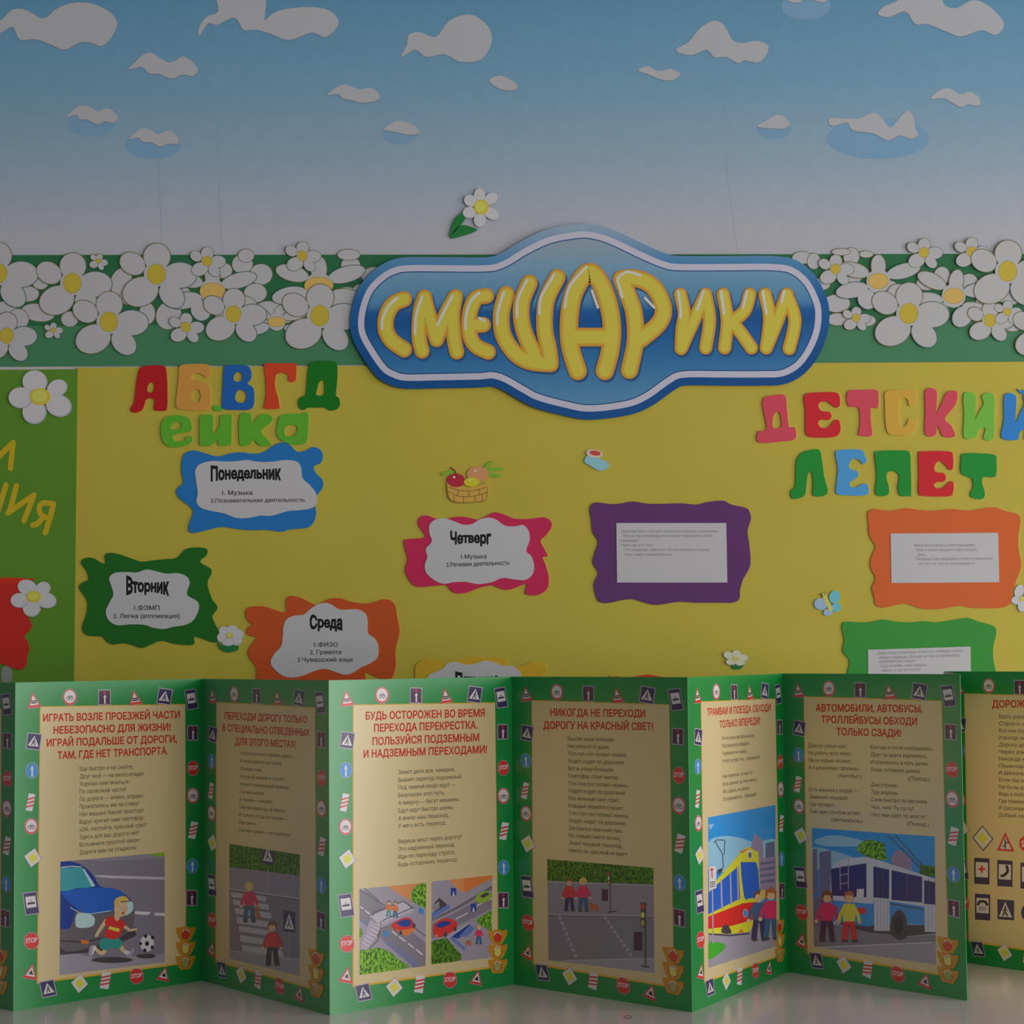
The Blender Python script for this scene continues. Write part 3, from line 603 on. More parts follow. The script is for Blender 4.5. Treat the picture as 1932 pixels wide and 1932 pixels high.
# red shape at the left edge
e = empty('red_cutout', wall_at(0, 1262, 1.3)); tag(e, 'red wavy paper cut-out on the lime sheet at the left edge', 'cut-out')
a = Art(); a.poly([(-40,1092),(0,1091),(35,1092),(60,1094),(44,1105),(36,1118),(36,1132),(45,1150),(58,1172),(61,1182),(54,1192),(47,1200),(53,1212),(56,1222),(52,1240),(50,1254),(42,1263),(28,1261),(0,1252),(-40,1250)], mat('cutout_red', (170, 36, 30)), 2.4, sm=4, thick=1); a.build('body', wall_at, e)
a = Art(); a.poly([(-40,1089),(30,1090),(68,1092),(60,1097),(30,1100),(-40,1099)], mat('cutout_red_rim', (196, 44, 24)), 2.5, thick=.1); a.build('rim', wall_at, e)
a = Art(); a.poly([(4,1262),(16,1256),(24,1268),(20,1290),(5,1290)], mat('sticker_grey', (120, 124, 118)), 1.8, sm=3, thick=.3)
tag(a.build('sticker', wall_at), 'small pale grey sticker below the red cut-out', 'sticker')

# ---------------------------------------------------------------- daisy stickers and small cut outs
M_sp = mat('sticker_petal', (174, 172, 174)); M_spl = mat('sticker_petal_edge', (150, 150, 156)); M_sy = mat('sticker_yellow', (200, 164, 62)); M_sg = mat('sticker_leaf', (30, 104, 52))
def flower(label, cx, cy, pet, cen, leaf=None, base=2.7, soft=None):
    e = empty('daisy_sticker', wall_at(cx, cy, 1.3)); tag(e, label, 'flower', 'daisy stickers')
    if leaf:
        for l in leaf:
            a = Art(); a.poly([(cx + x, cy + y) for x, y in l], M_sg, base - .1, sm=4, thick=.3); a.build('leaf', wall_at, e)
    for i, (x, y, rx, ry, r) in enumerate(pet):
        a = Art(); b = base + i * .04
        a.poly(ell(cx + x, cy + y, rx, ry, r, 28), M_spl, b, thick=.3); a.poly(ell(cx + x - rx * .04, cy + y - ry * .05, rx * .93, ry * .92, r, 28), soft or M_sp, b + .015)
        a.build('petal', wall_at, e)
    a = Art(); a.poly(ell(cx, cy, cen[0], cen[1], 0, 24), M_sy, base + .4, thick=.3); a.poly(ell(cx - 1, cy - 1, cen[0] * .7, cen[1] * .7), mat('sticker_yellow_mid', (212, 184, 82)), base + .42); a.build('flower_center', wall_at, e)
flower('large white daisy sticker at the top of the lime sheet', 77, 749, [(-10, -28, 24, 22, 10), (32, -16, 20, 16, -25), (35, 17, 25, 21, 20), (-11, 29, 23, 23, 0), (-37, 2, 23, 20, 0)], (20, 16))
flower('white daisy sticker on the red cut-out at left', 65, 1126, [(-12, -17, 19, 15, 20), (17, -15, 15, 13, -25), (24, 7, 19, 15, 10), (-4, 22, 17, 16, 0), (-27, 7, 17, 14, 0)], (14, 11))
flower('small white daisy with green leaves beside the dark green card', 434, 1199, [(-10, -8, 11, 9, 20), (4, -10, 12, 9, -10), (16, -2, 11, 10, 10), (13, 10, 11, 9, 0), (-3, 12, 12, 8, 0), (-15, 4, 9, 9, 0)], (6.5, 5.5), [[(-23, 12), (-12, 20), (0, 16), (16, 20), (14, 28), (-3, 32), (-18, 25)]])
flower('small white daisy with a green leaf right of the purple card', 1387, 1243, [(-12, -6, 11, 7, 20), (2, -9, 9, 7, 0), (14, -2, 11, 6, 10), (9, 7, 10, 6, 0), (-8, 6, 10, 6, 0)], (5, 4), [[(-6, 10), (6, 10), (17, 9), (10, 19), (-4, 19)]], soft=mat('sticker_petal_cream', (186, 182, 158)))
flower('small white daisy cut by the right picture edge', 1928, 1130, [(-6, -14, 9, 13, 20), (-10, 3, 11, 8, 0), (0, 14, 9, 11, 0), (12, -8, 10, 9, 0), (13, 8, 10, 9, 0)], (5, 5), [[(-8, 2), (2, -2), (4, 3), (-4, 6)]])
flower('white daisy with two green leaves above the blue sign', 908, 392, [(-3, -22, 11, 14, 0), (19, -16, 14, 11, -30), (20, 12, 16, 11, 30), (-2, 24, 12, 14, 0), (-22, 10, 13, 11, 0), (-20, -12, 13, 11, 30)], (14, 14), [[(-60, 55), (-50, 22), (-28, 6), (-30, 22), (-45, 40)], [(-58, 58), (-40, 34), (-10, 40), (-12, 46), (-35, 54)]])
# basket of fruit
e = empty('fruit_basket', wall_at(885, 947, 1.3)); tag(e, 'paper cut-out of a wicker basket with red and yellow apples', 'basket')
zb = zI
M_wick = mat('wicker', (178, 142, 62)); M_wl = mat('wicker_line', (120, 86, 40)); M_wick2 = mat('wicker_dark', (160, 122, 50))
a = Art(); a.poly(zb(P(853,600,900,620,1000,630,1080,615,1122,600,1125,640,1112,715,1060,728,960,735,890,722,862,680)), M_wick, 2.5, sm=4, thick=.8)
for l in ([(858,625),(930,650),(1020,655),(1122,630)], [(860,655),(930,690),(1020,692),(1118,668)], [(930,650),(925,688)], [(1000,656),(1000,690)], [(1070,645),(1072,682)], [(900,690),(905,722)], [(965,692),(965,732)], [(1040,690),(1042,728)], [(1090,678),(1090,720)], [(855,603),(862,680),(890,722),(960,734),(1060,727),(1112,715),(1124,640)]): a.rib(zb(l), .7, M_wl, 2.56, sm=3)
a.build('basket', wall_at, e)
def fruit(nm, x, y, rx, ry, c, off):
    a = Art(); q = zb([(x, y)])[0]
    a.poly(ell(q[0], q[1], rx, ry), c, off, thick=.3); a.poly(ell(q[0] - rx * .2, q[1] - ry * .45, 2.6, 2), mat('fruit_gleam', (206, 190, 190)), off + .03)
    a.build(nm, wall_at, e)
fruit('apple', 915, 585, 17, 13, mat('apple_red', (158, 34, 52)), 2.6)
fruit('onion', 1060, 545, 21, 15, mat('onion_tan', (192, 128, 84)), 2.45)
fruit('apple', 1018, 597, 14.5, 8.5, mat('apple_yellow', (196, 172, 32)), 2.75)
a = Art(); M_cg = mat('carrot_green', (112, 156, 42))
for l in ([(1060,560),(1110,500),(1150,465)], [(1060,560),(1140,515),(1220,508)], [(1060,560),(1140,545),(1200,555)], [(830,545),(870,532),(905,525)]): a.rib(zb(l), 3.2, M_cg, 2.4, sm=3, thick=.3)
a.rib(zb([(880, 500), (905, 520), (925, 560)]), 1.2, mat('stalk_brown', (110, 60, 40)), 2.8)
a.build('leaves', wall_at, e)
# bootie
e = empty('boot_sticker', wall_at(1125, 888, 1.3)); tag(e, 'tiny pale blue boot sticker with a red lining', 'sticker')
a = Art(); a.poly(zJ(P(80,450,100,420,150,430,200,450,235,470,243,495,215,515,170,520,120,490,85,470)), mat('boot_blue', (122, 168, 176)), 2.5, sm=4, thick=.6); a.build('boot', wall_at, e)
a = Art(); a.poly(zJ(ell(145, 408, 55, 27, 8)), mat('boot_cuff', (190, 170, 165)), 2.6, thick=.2); a.poly(zJ(ell(150, 405, 38, 17, 8)), mat('boot_red', (176, 66, 56)), 2.64); a.build('cuff', wall_at, e)
# butterfly
e = empty('butterfly_sticker', wall_at(1560, 1140, 1.3)); tag(e, 'small pale blue butterfly sticker left of the orange card', 'sticker')
M_bw = mat('butterfly_blue', (96, 164, 190)); M_bl = mat('butterfly_pale', (134, 158, 186))
for (x, y, rx, ry, r, mt) in ((570, 1395, 33, 40, 20, M_bw), (580, 1460, 30, 28, 0, M_bw), (485, 1440, 42, 36, 10, M_bl), (530, 1490, 30, 22, -10, M_bl)):
    a = Art(); q = zK([(x, y)])[0]; a.poly(ell(q[0], q[1], rx / 3.274, ry / 3.274, r), mt, 2.5, thick=.5); a.build('wing', wall_at, e)
a = Art(); a.rib(zK([(505, 1385), (520, 1420), (545, 1470)]), 4, mat('butterfly_body', (190, 172, 90)), 2.7, sm=3, thick=.2)
a.rib(zK([(500, 1390), (480, 1375)]), .6, M_grey, 2.7); a.rib(zK([(510, 1385), (505, 1365)]), .6, M_grey, 2.7); a.build('body', wall_at, e)

# ================================================================ folding leaflet
def ground(px, py):
    d = ray(px, py); t = -CAM.z / d.z; return CAM + d * t
HGT = 0.297
FOLD = [(-222, 1856), (25, 1908), (381, 1850), (622, 1916), (970, 1857.5), (1306, 1910), (1487.5, 1834), (1825, 1888), (1793, 1812), (2123, 1860)]
FG = [ground(*p) for p in FOLD]
KP = 0.54
M_pg = mat('leaflet_green', (12, 116, 50), k=KP, rough=.34, spec=1.0, noise=.04, nscale=20)
M_back = mat('leaflet_back', (30, 96, 48), k=KP, rough=.35)
M_cream = mat('leaflet_cream', (182, 165, 124), k=KP, rough=.34, spec=.9)
M_goldl = mat('leaflet_gold_line', (196, 146, 52), k=KP, rough=.3)
M_red = mat('heading_red', (166, 44, 36), k=KP, rough=.3); M_vers = mat('verse_ink', (84, 76, 56), k=KP, rough=.35)
def pm(n, c): return mat('print_' + n, c, k=KP, rough=.34, spec=.8)
p_white = pm('white', (186, 180, 182)); p_black = pm('dark', (34, 30, 40)); p_navy = pm('navy', (48, 40, 76)); p_plum = pm('plum', (66, 34, 60)); p_red = pm('red', (182, 44, 40))
p_blue = pm('sign_blue', (44, 118, 176)); p_yel = pm('yellow', (204, 184, 60)); p_rim = pm('lilac_rim', (150, 138, 156)); p_amber = pm('amber', (174, 118, 30)); p_amber2 = pm('amber_dark', (124, 82, 24))
p_glass = pm('lamp_grey', (142, 140, 84)); p_lamp_y = pm('lamp_yellow', (190, 176, 92)); p_road = pm('asphalt', (112, 106, 118)); p_road2 = pm('asphalt_light', (136, 130, 142)); p_pave = pm('pavement', (124, 118, 130)); p_kerb = pm('kerb', (164, 158, 168))
p_skin = pm('skin', (206, 158, 122)); p_hair = pm('hair_brown', (110, 64, 34)); p_blond = pm('hair_blond', (198, 158, 84)); p_teal = pm('teal', (44, 130, 122)); p_jean = pm('jeans', (48, 82, 112)); p_pink = pm('pink', (190, 40, 84))
p_cblue = pm('car_blue', (30, 84, 168)); p_cblue2 = pm('car_blue_dark', (28, 54, 128)); p_cglass = pm('car_glass', (58, 140, 150)); p_cgrey = pm('car_bumper', (92, 86, 92)); p_dgrey = pm('dark_grey', (62, 56, 62)); p_headl = pm('headlamp', (160, 190, 196))
p_sky = pm('picture_sky', (38, 124, 190)); p_sky2 = pm('picture_sky_pale', (124, 166, 196)); p_orange = pm('orange', (206, 122, 74)); p_orange2 = pm('orange_deep', (214, 104, 50)); p_green = pm('car_green', (120, 150, 48)); p_lawn = pm('lawn', (56, 148, 34))
p_bus = pm('bus_blue', (50, 124, 184)); p_buswin = pm('bus_window', (26, 34, 96)); p_silver = pm('bus_silver', (170, 176, 190)); p_ty = pm('tram_yellow', (222, 182, 34)); p_tr = pm('tram_red', (196, 34, 30)); p_twin = pm('tram_window', (28, 82, 170)); p_build = pm('building', (132, 114, 138)); p_build2 = pm('building_dark', (92, 92, 124))
p_leaf = mat_leaf('print_foliage', (26, 80, 20), (120, 168, 48), KP); p_leafd = mat_leaf('print_foliage_dark', (20, 62, 16), (84, 124, 30), KP)
p_brown = pm('dog_brown', (158, 84, 44)); p_blueg = pm('ramp_blue', (84, 104, 158))

leaf = empty('folding_leaflet', (FG[3] + FG[5]) / 2)
tag(leaf, 'green zigzag folding leaflet about road safety standing on the white table', 'leaflet')
PAGES = []
class Page:
    def __init__(s, i, j):
        s.a, s.b = FG[i].copy(), FG[j].copy()
        s.d = (s.b - s.a); d = s.d.normalized()
        s.n = Vector((d.y, -d.x, 0)); s.pl = Plane(s.a, s.n)
        s.at = s.pl.at
        th = 0.0004
        c = (s.a + s.b) / 2 + Vector((0, 0, HGT / 2)); up = Vector((0, 0, HGT))
        fr = [s.a, s.b, s.b + up, s.a + up]; bk = [p - s.n * th for p in fr]
        vs = [p - c for p in fr + bk]
        fs = [(0, 1, 2, 3), (7, 6, 5, 4), (0, 4, 5, 1), (1, 5, 6, 2), (2, 6, 7, 3), (3, 7, 4, 0)]
        me = bpy.data.meshes.new('page'); me.from_pydata(vs, [], fs); me.materials.append(M_pg); me.materials.append(M_back)
        me.polygons.foreach_set('material_index', [0, 1, 0, 0, 0, 0])
        s.o = bpy.data.objects.new('page', me); COL.objects.link(s.o); place(s.o, c, leaf)
    def uv(s, px, py):
        p = s.at(px, py); return ((p - s.a).dot(s.d) / s.d.length_squared, p.z / HGT)
    def p(s, u, v, off=0.0): return s.a + s.d * u + Vector((0, 0, v * HGT)) + s.n * (off * .001)
pages = [Page(k, k + 1) for k in range(7)] + [Page(7, 8), Page(8, 9)]
# pages[0] sliver left, 1..6 the six in view, 7 hidden behind 6, 8 right edge
REF = pages[3]
def onpage(pg):
    def f(x, y, off):
        u, v = REF.uv(x, y); return pg.p(u, v, off)
    return f
zP = Z(610, 1270, 5.084); zQ = Z(610, 1600, 5.084)
def turn(pts, cx, cy, rot):
    c, s = math.cos(math.radians(rot)), math.sin(math.radians(rot))
    return [(cx + (x - cx) * c - (y - cy) * s, cy + (x - cx) * s + (y - cy) * c) for x, y in pts]
def s_tri(a, cx, cy, w, h, rot, z, rail=False):
    T = lambda k: z(turn([(cx, cy - h / 2 * k), (cx + w / 2 * k, cy + h / 2 * k), (cx - w / 2 * k, cy + h / 2 * k)], cx, cy + h * .12, rot))
    a.poly(T(1.05), p_rim, .10); a.poly(T(1), p_red, .14); a.poly(T(.66), p_white, .18)
    R = lambda x0, y0, x1, y1: z(turn([(cx + x0, cy + y0), (cx + x1, cy + y0), (cx + x1, cy + y1), (cx + x0, cy + y1)], cx, cy + h * .12, rot))
    if rail:
        a.poly(z(turn([(cx - 18, cy + 30), (cx - 10, cy + 5), (cx + 8, cy - 12), (cx + 12, cy + 10), (cx + 26, cy + 32)], cx, cy + h * .12, rot)), p_black, .22)
    else:
        a.poly(R(-28, 4, 28, 16), p_black, .22); a.poly(R(-28, 22, 28, 34), p_black, .22)
def s_bike(a, cx, cy, rx, ry, z):
    a.poly(z(ell(cx, cy, rx, ry)), p_rim, .10); a.poly(z(ell(cx, cy, rx * .95, ry * .95)), p_red, .14); a.poly(z(ell(cx, cy - 3, rx * .78, ry * .78)), p_white, .18)
    for dx in (-17, 17):
        o = z(ell(cx + dx, cy + 10, 14, 17, n=12)); a.rib(o + [o[0]], .5, p_dgrey, .22, caps=False)
    a.rib(z([(cx - 17, cy + 10), (cx - 4, cy - 14), (cx + 14, cy - 14), (cx + 17, cy + 10)]), .5, p_dgrey, .22); a.rib(z([(cx - 4, cy - 14), (cx + 2, cy + 10), (cx + 14, cy - 14)]), .5, p_dgrey, .22)
def s_arrow(a, cx, cy, w, h, rot, z):
    a.poly(z(rect(cx, cy, w * 1.06, h * 1.06, rot)), p_rim, .10); a.poly(z(rect(cx, cy, w * .93, h * .93, rot)), p_plum, .14)
    a.poly(z([(cx - 4, cy + h * .42), (cx - 4, cy), (cx - 13, cy), (cx + 4, cy - 28), (cx + 18, cy), (cx + 9, cy), (cx + 11, cy + h * .42)]), p_white, .18)
    a.poly(z([(cx - w * .1, cy - h * .4), (cx + w * .1, cy - h * .4), (cx + w * .08, cy - h * .25), (cx - w * .08, cy - h * .25)]), p_red, .18)
def s_ped(a, cx, cy, w, h, rot, z):
    a.poly(z(rect(cx, cy, w * 1.05, h * 1.05, rot)), p_rim, .10); a.poly(z(rect(cx, cy, w * .93, h * .93, rot)), p_navy, .14)
    a.poly(z(turn([(cx, cy - h * .36), (cx + w * .40, cy + h * .30), (cx - w * .40, cy + h * .30)], cx, cy, rot)), p_white, .18)
    t = lambda l: z(turn([(cx + x, cy + y) for x, y in l], cx, cy, rot))
    a.rib(t([(2, -16), (-2, 8), (-18, 34)]), .9, p_black, .22); a.rib(t([(-2, 8), (14, 34)]), .9, p_black, .22); a.rib(t([(-14, 4), (2, -10), (14, 8)]), .7, p_black, .22)
    q = t([(3, -26)])[0]; a.poly(ell(q[0], q[1], 1.2, 1.4, n=10), p_black, .22)
def s_bus(a, cx, cy, w, h, rot, z):
    a.poly(z(rect(cx, cy, w * 1.08, h * 1.04, rot)), p_rim, .10); a.poly(z(rect(cx, cy, w * .96, h * .96, rot)), p_navy, .14)
    t = lambda l: z(turn([(cx + x, cy + y) for x, y in l], cx, cy, rot))
    a.poly(t([(-w * .38, -h * .32), (w * .38, -h * .32), (w * .38, h * .2), (-w * .38, h * .2)]), p_white, .18)
    a.poly(t([(-w * .28, -h * .04), (w * .28, -h * .04), (w * .28, h * .04), (-w * .28, h * .05)]), p_black, .22); a.rib(t([(-w * .1, -h * .06), (0, -h * .14), (w * .1, -h * .06)]), .5, p_black, .22)
def s_circ(a, cx, cy, rx, ry, z):
    a.poly(z(ell(cx, cy, rx, ry)), p_rim, .10); a.poly(z(ell(cx, cy, rx * .93, ry * .93)), p_blue, .14)
    a.poly(z([(cx - 8, cy + ry * .75), (cx - 6, cy - 8), (cx - 18, cy - 8), (cx, cy - ry * .7), (cx + 16, cy - 8), (cx + 7, cy - 8), (cx + 9, cy + ry * .75)]), p_white, .18)
def s_bar(a, cx, cy, w, h, rot, z):
    a.poly(z(rect(cx, cy, w, h, rot)), p_white, .12)
    for k in (-.2, 0.02, .24):
        a.poly(z(turn([(cx - w / 2, cy + h * (k + .02)), (cx + w / 2, cy + h * (k - .16)), (cx + w / 2, cy + h * (k - .06)), (cx - w / 2, cy + h * (k + .12))], cx, cy, rot)), p_red, .16)
def s_dia(a, cx, cy, w, h, rot, z):
    D = lambda k: z(turn([(cx, cy - h / 2 * k), (cx + w / 2 * k, cy), (cx, cy + h / 2 * k), (cx - w / 2 * k, cy)], cx, cy, rot))
    a.poly(D(1.05), p_dgrey, .10); a.poly(D(1), p_white, .13); a.poly(D(.56), p_yel, .17)
def s_stop(a, cx, cy, rx, ry, z):
    a.poly(z(ell(cx, cy, rx, ry, 0, 8, 22.5, 382.5)), p_rim, .10); a.poly(z(ell(cx, cy, rx * .94, ry * .94, 0, 8, 22.5, 382.5)), p_red, .13)
    (x0, y0), (x1, y1) = z([(cx - rx * .72, cy + ry * .26), (cx + rx * .72, cy + ry * .10)])
    a.text('STOP', x0, y0, x1, y1, ry * .52 / 5.084, p_white, .17, .03)
def s_light(a, cx, cy, z):
    for i, (dy, lamp) in enumerate(((-130, p_red), (10, p_lamp_y), (150, p_glass))):
        y = cy + dy
        a.poly(z([(cx - 92, y - 62), (cx - 40, y - 66), (cx, y - 78), (cx + 45, y - 62), (cx + 94, y - 74), (cx + 88, y - 20), (cx + 62, y + 30), (cx + 48, y + 62), (cx - 48, y + 68), (cx - 66, y + 30), (cx - 86, y - 20)]), p_amber, .26 + i * .05)
        a.poly(z(ell(cx, y, 40, 52)), p_amber2, .28 + i * .05); a.poly(z(ell(cx, y + 4, 32, 42)), lamp, .30 + i * .05)
        a.rib(z(ell(cx, y - 4, 34, 44, 0, 8, 200, 330)), .8, p_white, .31 + i * .05)
SIGNS = [
 (s_tri, (225,240,130,150,-8), zP), (s_bike, (562,212,68,82), zP), (s_arrow, (888,215,110,145,0), zP), (s_tri, (1175,215,120,140,-10), zP), (s_ped, (1452,205,128,150,8), zP), (s_bus, (1705,235,100,190,-10), zP),
 (s_ped, (228,645,130,155,7), zP), (s_circ, (215,930,62,78), zP), (s_bar, (203,1240,64,170,10), zP), (s_bike, (212,1475,66,82), zP), (s_dia, (230,105,165,190,10), zQ), (s_bus, (218,550,125,215,-8), zQ), (s_stop, (225,918,76,88), zQ), (s_tri, (222,1215,135,150,10,True), zQ),
 (s_ped, (385,1385,135,155,-12), zQ), (s_dia, (680,1335,160,190,5), zQ), (s_bar, (922,1305,84,165,8), zQ), (s_stop, (1215,1265,70,82), zQ), (s_tri, (1470,1238,120,140,12,True), zQ),
 (s_arrow, (1720,563,95,140,0), zP), (s_stop, (1727,908,58,80), zP), (s_bike, (1727,1178,58,80), zP), (s_bar, (1733,1515,68,165,10), zP), (s_circ, (1730,187,54,74), zQ), (s_arrow, (1725,500,98,148,0), zQ)]
def sargs(fn, ar, z, a):
    if fn is s_tri: fn(a, *ar[:5], z, *ar[5:])
    elif fn in (s_bike, s_circ, s_stop): fn(a, *ar, z)
    else: fn(a, *ar, z)
creamq = [(667, 1331), (933.6, 1326.6), (938.9, 1822), (667, 1859)]
SHARED = []
for fn, ar, z in SIGNS:
    a = Art(); sargs(fn, ar, z, a); SHARED.append(a)
LIGHT = Art(); s_light(LIGHT, 1670, 985, zQ)
for k, pg in enumerate(pages):
    f = onpage(pg)
    a = Art(); a.poly([(665.5, 1329.5), (934.2, 1325), (940.5, 1825), (665, 1863)], M_goldl, .04)
    a.poly(creamq, M_cream, .08); a.build('cream_field', f, pg.o)
    if k == 7: continue
    for s in SHARED: s.build('road_sign', f, pg.o)
    if k != 8: LIGHT.build('traffic_light', f, pg.o)

def head(pg, z, lines, ch):
    for t, x0, y0, x1, y1 in lines:
        (X0, Y0), (X1, Y1) = z([(x0, y0), (x1, y1)])
        a = Art(); a.text(t, X0, Y0, X1, Y1, ch * scl(z), M_red, .14, .028); a.build('heading_line', pg.at, pg.o)
def verse(pg, z, x0, ya, yb, ends, lines, s0, s1, ch, xb=None):
    """lines evenly spread from baseline ya to yb, slopes s0..s1; '' keeps an empty line"""
    n = len(lines)
    for i, t in enumerate(lines):
        if not t: continue
        k = i / (n - 1) if n > 1 else 0; y = ya + (yb - ya) * k; sl = s0 + (s1 - s0) * k; xx = x0 + ((xb or x0) - x0) * k
        st = xx; en = ends[i]
        if isinstance(en, tuple): st, en = en
        y += (st - x0) * sl
        (X0, Y0), (X1, Y1) = z([(st, y), (en, y + (en - st) * sl)])
        a = Art(); a.text(t, X0, Y0, X1, Y1, ch * scl(z), M_vers, .14, .008); a.build('verse_line', pg.at, pg.o)
z1 = Z(0, 1270, 4.83); z1b = Z(0, 1600, 4.83)
z2 = Z(370, 1270, 5.52); z2b = Z(370, 1600, 5.82)
z3, z3b = zP, zQ
z4 = Z(960, 1270, 5.367); z4b = Z(960, 1600, 5.367)
z5 = Z(1290, 1270, 5.52); z5b = Z(1290, 1560, 5.195)
z6 = Z(1470, 1250, 4.182); z6b = Z(1470, 1540, 4.182)
head(pages[1], z1, [('ИГРАТЬ ВОЗЛЕ ПРОЕЗЖЕЙ ЧАСТИ', 392, 440, 1640, 410), ('НЕБЕЗОПАСНО ДЛЯ ЖИЗНИ!', 487, 552, 1553, 522), ('ИГРАЙ ПОДАЛЬШЕ ОТ ДОРОГИ,', 425, 668, 1612, 630), ('ТАМ, ГДЕ НЕТ ТРАНСПОРТА.', 525, 782, 1530, 738)], 66)
verse(pages[1], z1, 725, 890, 1652, [1215,1305,1170,1145,1305,1265,1305,1310,1335,1265,1275,1245],
 ['Еду быстро я на скейте,', 'Друг мой — на велосипеде!', 'Хорошо нам мчаться', 'По проезжей части!', 'По дороге — влево, вправо', 'Прокатились мы на славу!', 'Нет машин! Какой простор!', 'Вдруг кричит нам светофор:', '«Эй, постойте, красный свет!', 'Здесь для вас дороги нет!', 'Вспомните простой закон:', 'Дорога вам не стадион!»'], -.04, -.09, 38)
head(pages[2], z2, [('ПЕРЕХОДИ ДОРОГУ ТОЛЬКО', 298, 478, 1158, 520), ('В СПЕЦИАЛЬНО ОТВЕДЕННЫХ', 275, 602, 1182, 655), ('ДЛЯ ЭТОГО МЕСТАХ!', 405, 745, 1038, 778)], 72)
verse(pages[2], z2, 460, 850, 1650, [1005, 895, 695, 915, 970, 715, 795, 935, 955, 630, 985],
 ['Чтоб безопасно перейти дорогу', 'И чтобы вместе был покой,', 'Отыщем знак,', 'Который можно и строго', 'Укажет пешеходный переход.', 'Сначала налево,', 'А позже — направо', 'Смотри пешеход, не ленись.', 'И только, когда нет машин —', 'Иди смело.', 'Смотри прямо — не торопись!'], .06, .10, 36, 447)
head(pages[3], z3, [('БУДЬ ОСТОРОЖЕН ВО ВРЕМЯ', 405, 445, 1548, 415), ('ПЕРЕХОДА ПЕРЕКРЕСТКА.', 485, 562, 1478, 530), ('ПОЛЬЗУЙСЯ ПОДЗЕМНЫМ', 470, 690, 1495, 650), ('И НАДЗЕМНЫМ ПЕРЕХОДАМИ!', 385, 810, 1570, 765)], 72)
verse(pages[3], z3, 718, 970, 1855, [1262,1330,1268,1165,1305,1245,1200,1178,0,1325,1262,1262,1282],
 ['Знают дети все, наверно,', 'Бывает переход подземный,', 'Под землей люди идут —', 'Безопасен этот путь.', 'А вверху — бегут машины,', 'Едут-едут быстро шины,', 'А внизу наш пешеход,', 'У него есть переход.', '', 'Видишь мост через дорогу?', 'Это надземный переход.', 'Иди по переходу строго,', 'Будь осторожен, пешеход!'], -.055, -.09, 40)
head(pages[4], z4, [('НИКОГДА НЕ ПЕРЕХОДИ', 420, 432, 1382, 446), ('ДОРОГУ НА КРАСНЫЙ СВЕТ!', 350, 562, 1462, 576)], 74)
verse(pages[4], z4, 598, 682, 1810, [1060,1022,1195,1168,1062,1110,1205,1178,1128,1165,1215,1185,1148,1135,1148,1200],
 ['Вышли наши малыши', 'Нагуляться от души.', 'Топ-топ-топ топают ножки,', 'Ходят-ходят по дорожке!', 'Вот и улица большая,', 'Светофор стоит мигая.', 'Топ-топ-топ топают ножки,', 'Ходят-ходят по дорожке!', 'Раз зеленый свет горит,', 'Каждый перейти спешит.', 'Топ-топ-топ топают ножки,', 'Ходят-ходят по дорожке!', 'Загорелся красный глаз,', 'Не спешит никто из нас,', 'Знает каждый пешеход,', 'Никто на красный не идет!'], .02, .07, 40, 612)
head(pages[5], z5, [('ТРАМВАИ И ПОЕЗДА ОБХОДИ', 243, 442, 905, 392), ('ТОЛЬКО ВПЕРЕДИ!', 372, 570, 795, 528)], 72)
verse(pages[5], z5, 397, 696, 1334, [742, 685, 655, 790, 0, 720, 765, 680, 755],
 ['Он по рельсам разъезжает,', 'Пассажиров собирает.', 'Тормози и не зевай,', 'Чтоб успел на... трамвай!', '', 'Наш приятель тут как тут,', 'Всех домчит за пять минут.', 'Эй, садись, не зевай,', 'Отправляется... трамвай!'], -.09, -.16, 38, 408)
head(pages[6], z6, [('АВТОМОБИЛИ, АВТОБУСЫ,', 288, 385, 1132, 392), ('ТРОЛЛЕЙБУСЫ ОБХОДИ', 332, 475, 1088, 492), ('ТОЛЬКО СЗАДИ!', 452, 572, 962, 585)], 56)
verse(pages[6], z6, 230, 668, 1245, [540, 575, 570, 635, (470, 650), 0, 620, 545, 440, 645, (412, 658)],
 ['Дом по улице идет,', 'На работу всех везет.', 'Не на курьих ножках,', 'А в резиновых сапожках.', '(Автобус.)', '', 'Есть машина у людей —', 'Заменяет лошадей.', 'Где проедет,', 'Там один столбом встает.', '(Автомобиль.)'], .02, .045, 30, 242)
verse(pages[6], z6, 722, 680, 1272, [1215, 1168, 1182, 1118, (1020, 1190), 935, 935, 1172, 1060, 1155, (1010, 1182)],
 ['Братцы в гости снарядились,', 'Друг за друга уцепились,', 'И помчались в путь далек,', 'Лишь оставили дымок.', '(Поезд.)', 'Две сороки,', 'Три вороны', 'Сели быстро по вагонам.', 'Чух, чих! Ту-ту-ту!', 'Что там едет по мосту?', '(Поезд.)'], .03, .045, 30, 730)
p8 = pages[8]
head(p8, z6, [('ДОРОЖНЫЕ ЗНАКИ', 1680, 355, 2330, 350)], 56)
verse(p8, z6, 1735, 440, 1215, [2160] * 15,
 ['Вдоль дороги, вдоль пути', 'Строго стоят они,', 'Все они стоят на страже', 'И всегда они подскажут', 'Дорогу для перехода', 'Через улицу народу.', 'Никогда не нарушай', 'Пешеходных правил,', 'И движенье соблюдай,', 'Если бы они исчезли,', 'Как бы мы дошли до места?', 'Ведь в любой дороге нам', 'Где покажет путь, а там', 'И расскажет обо всем', 'Добрый знак дорожный.'], .01, .05, 30)

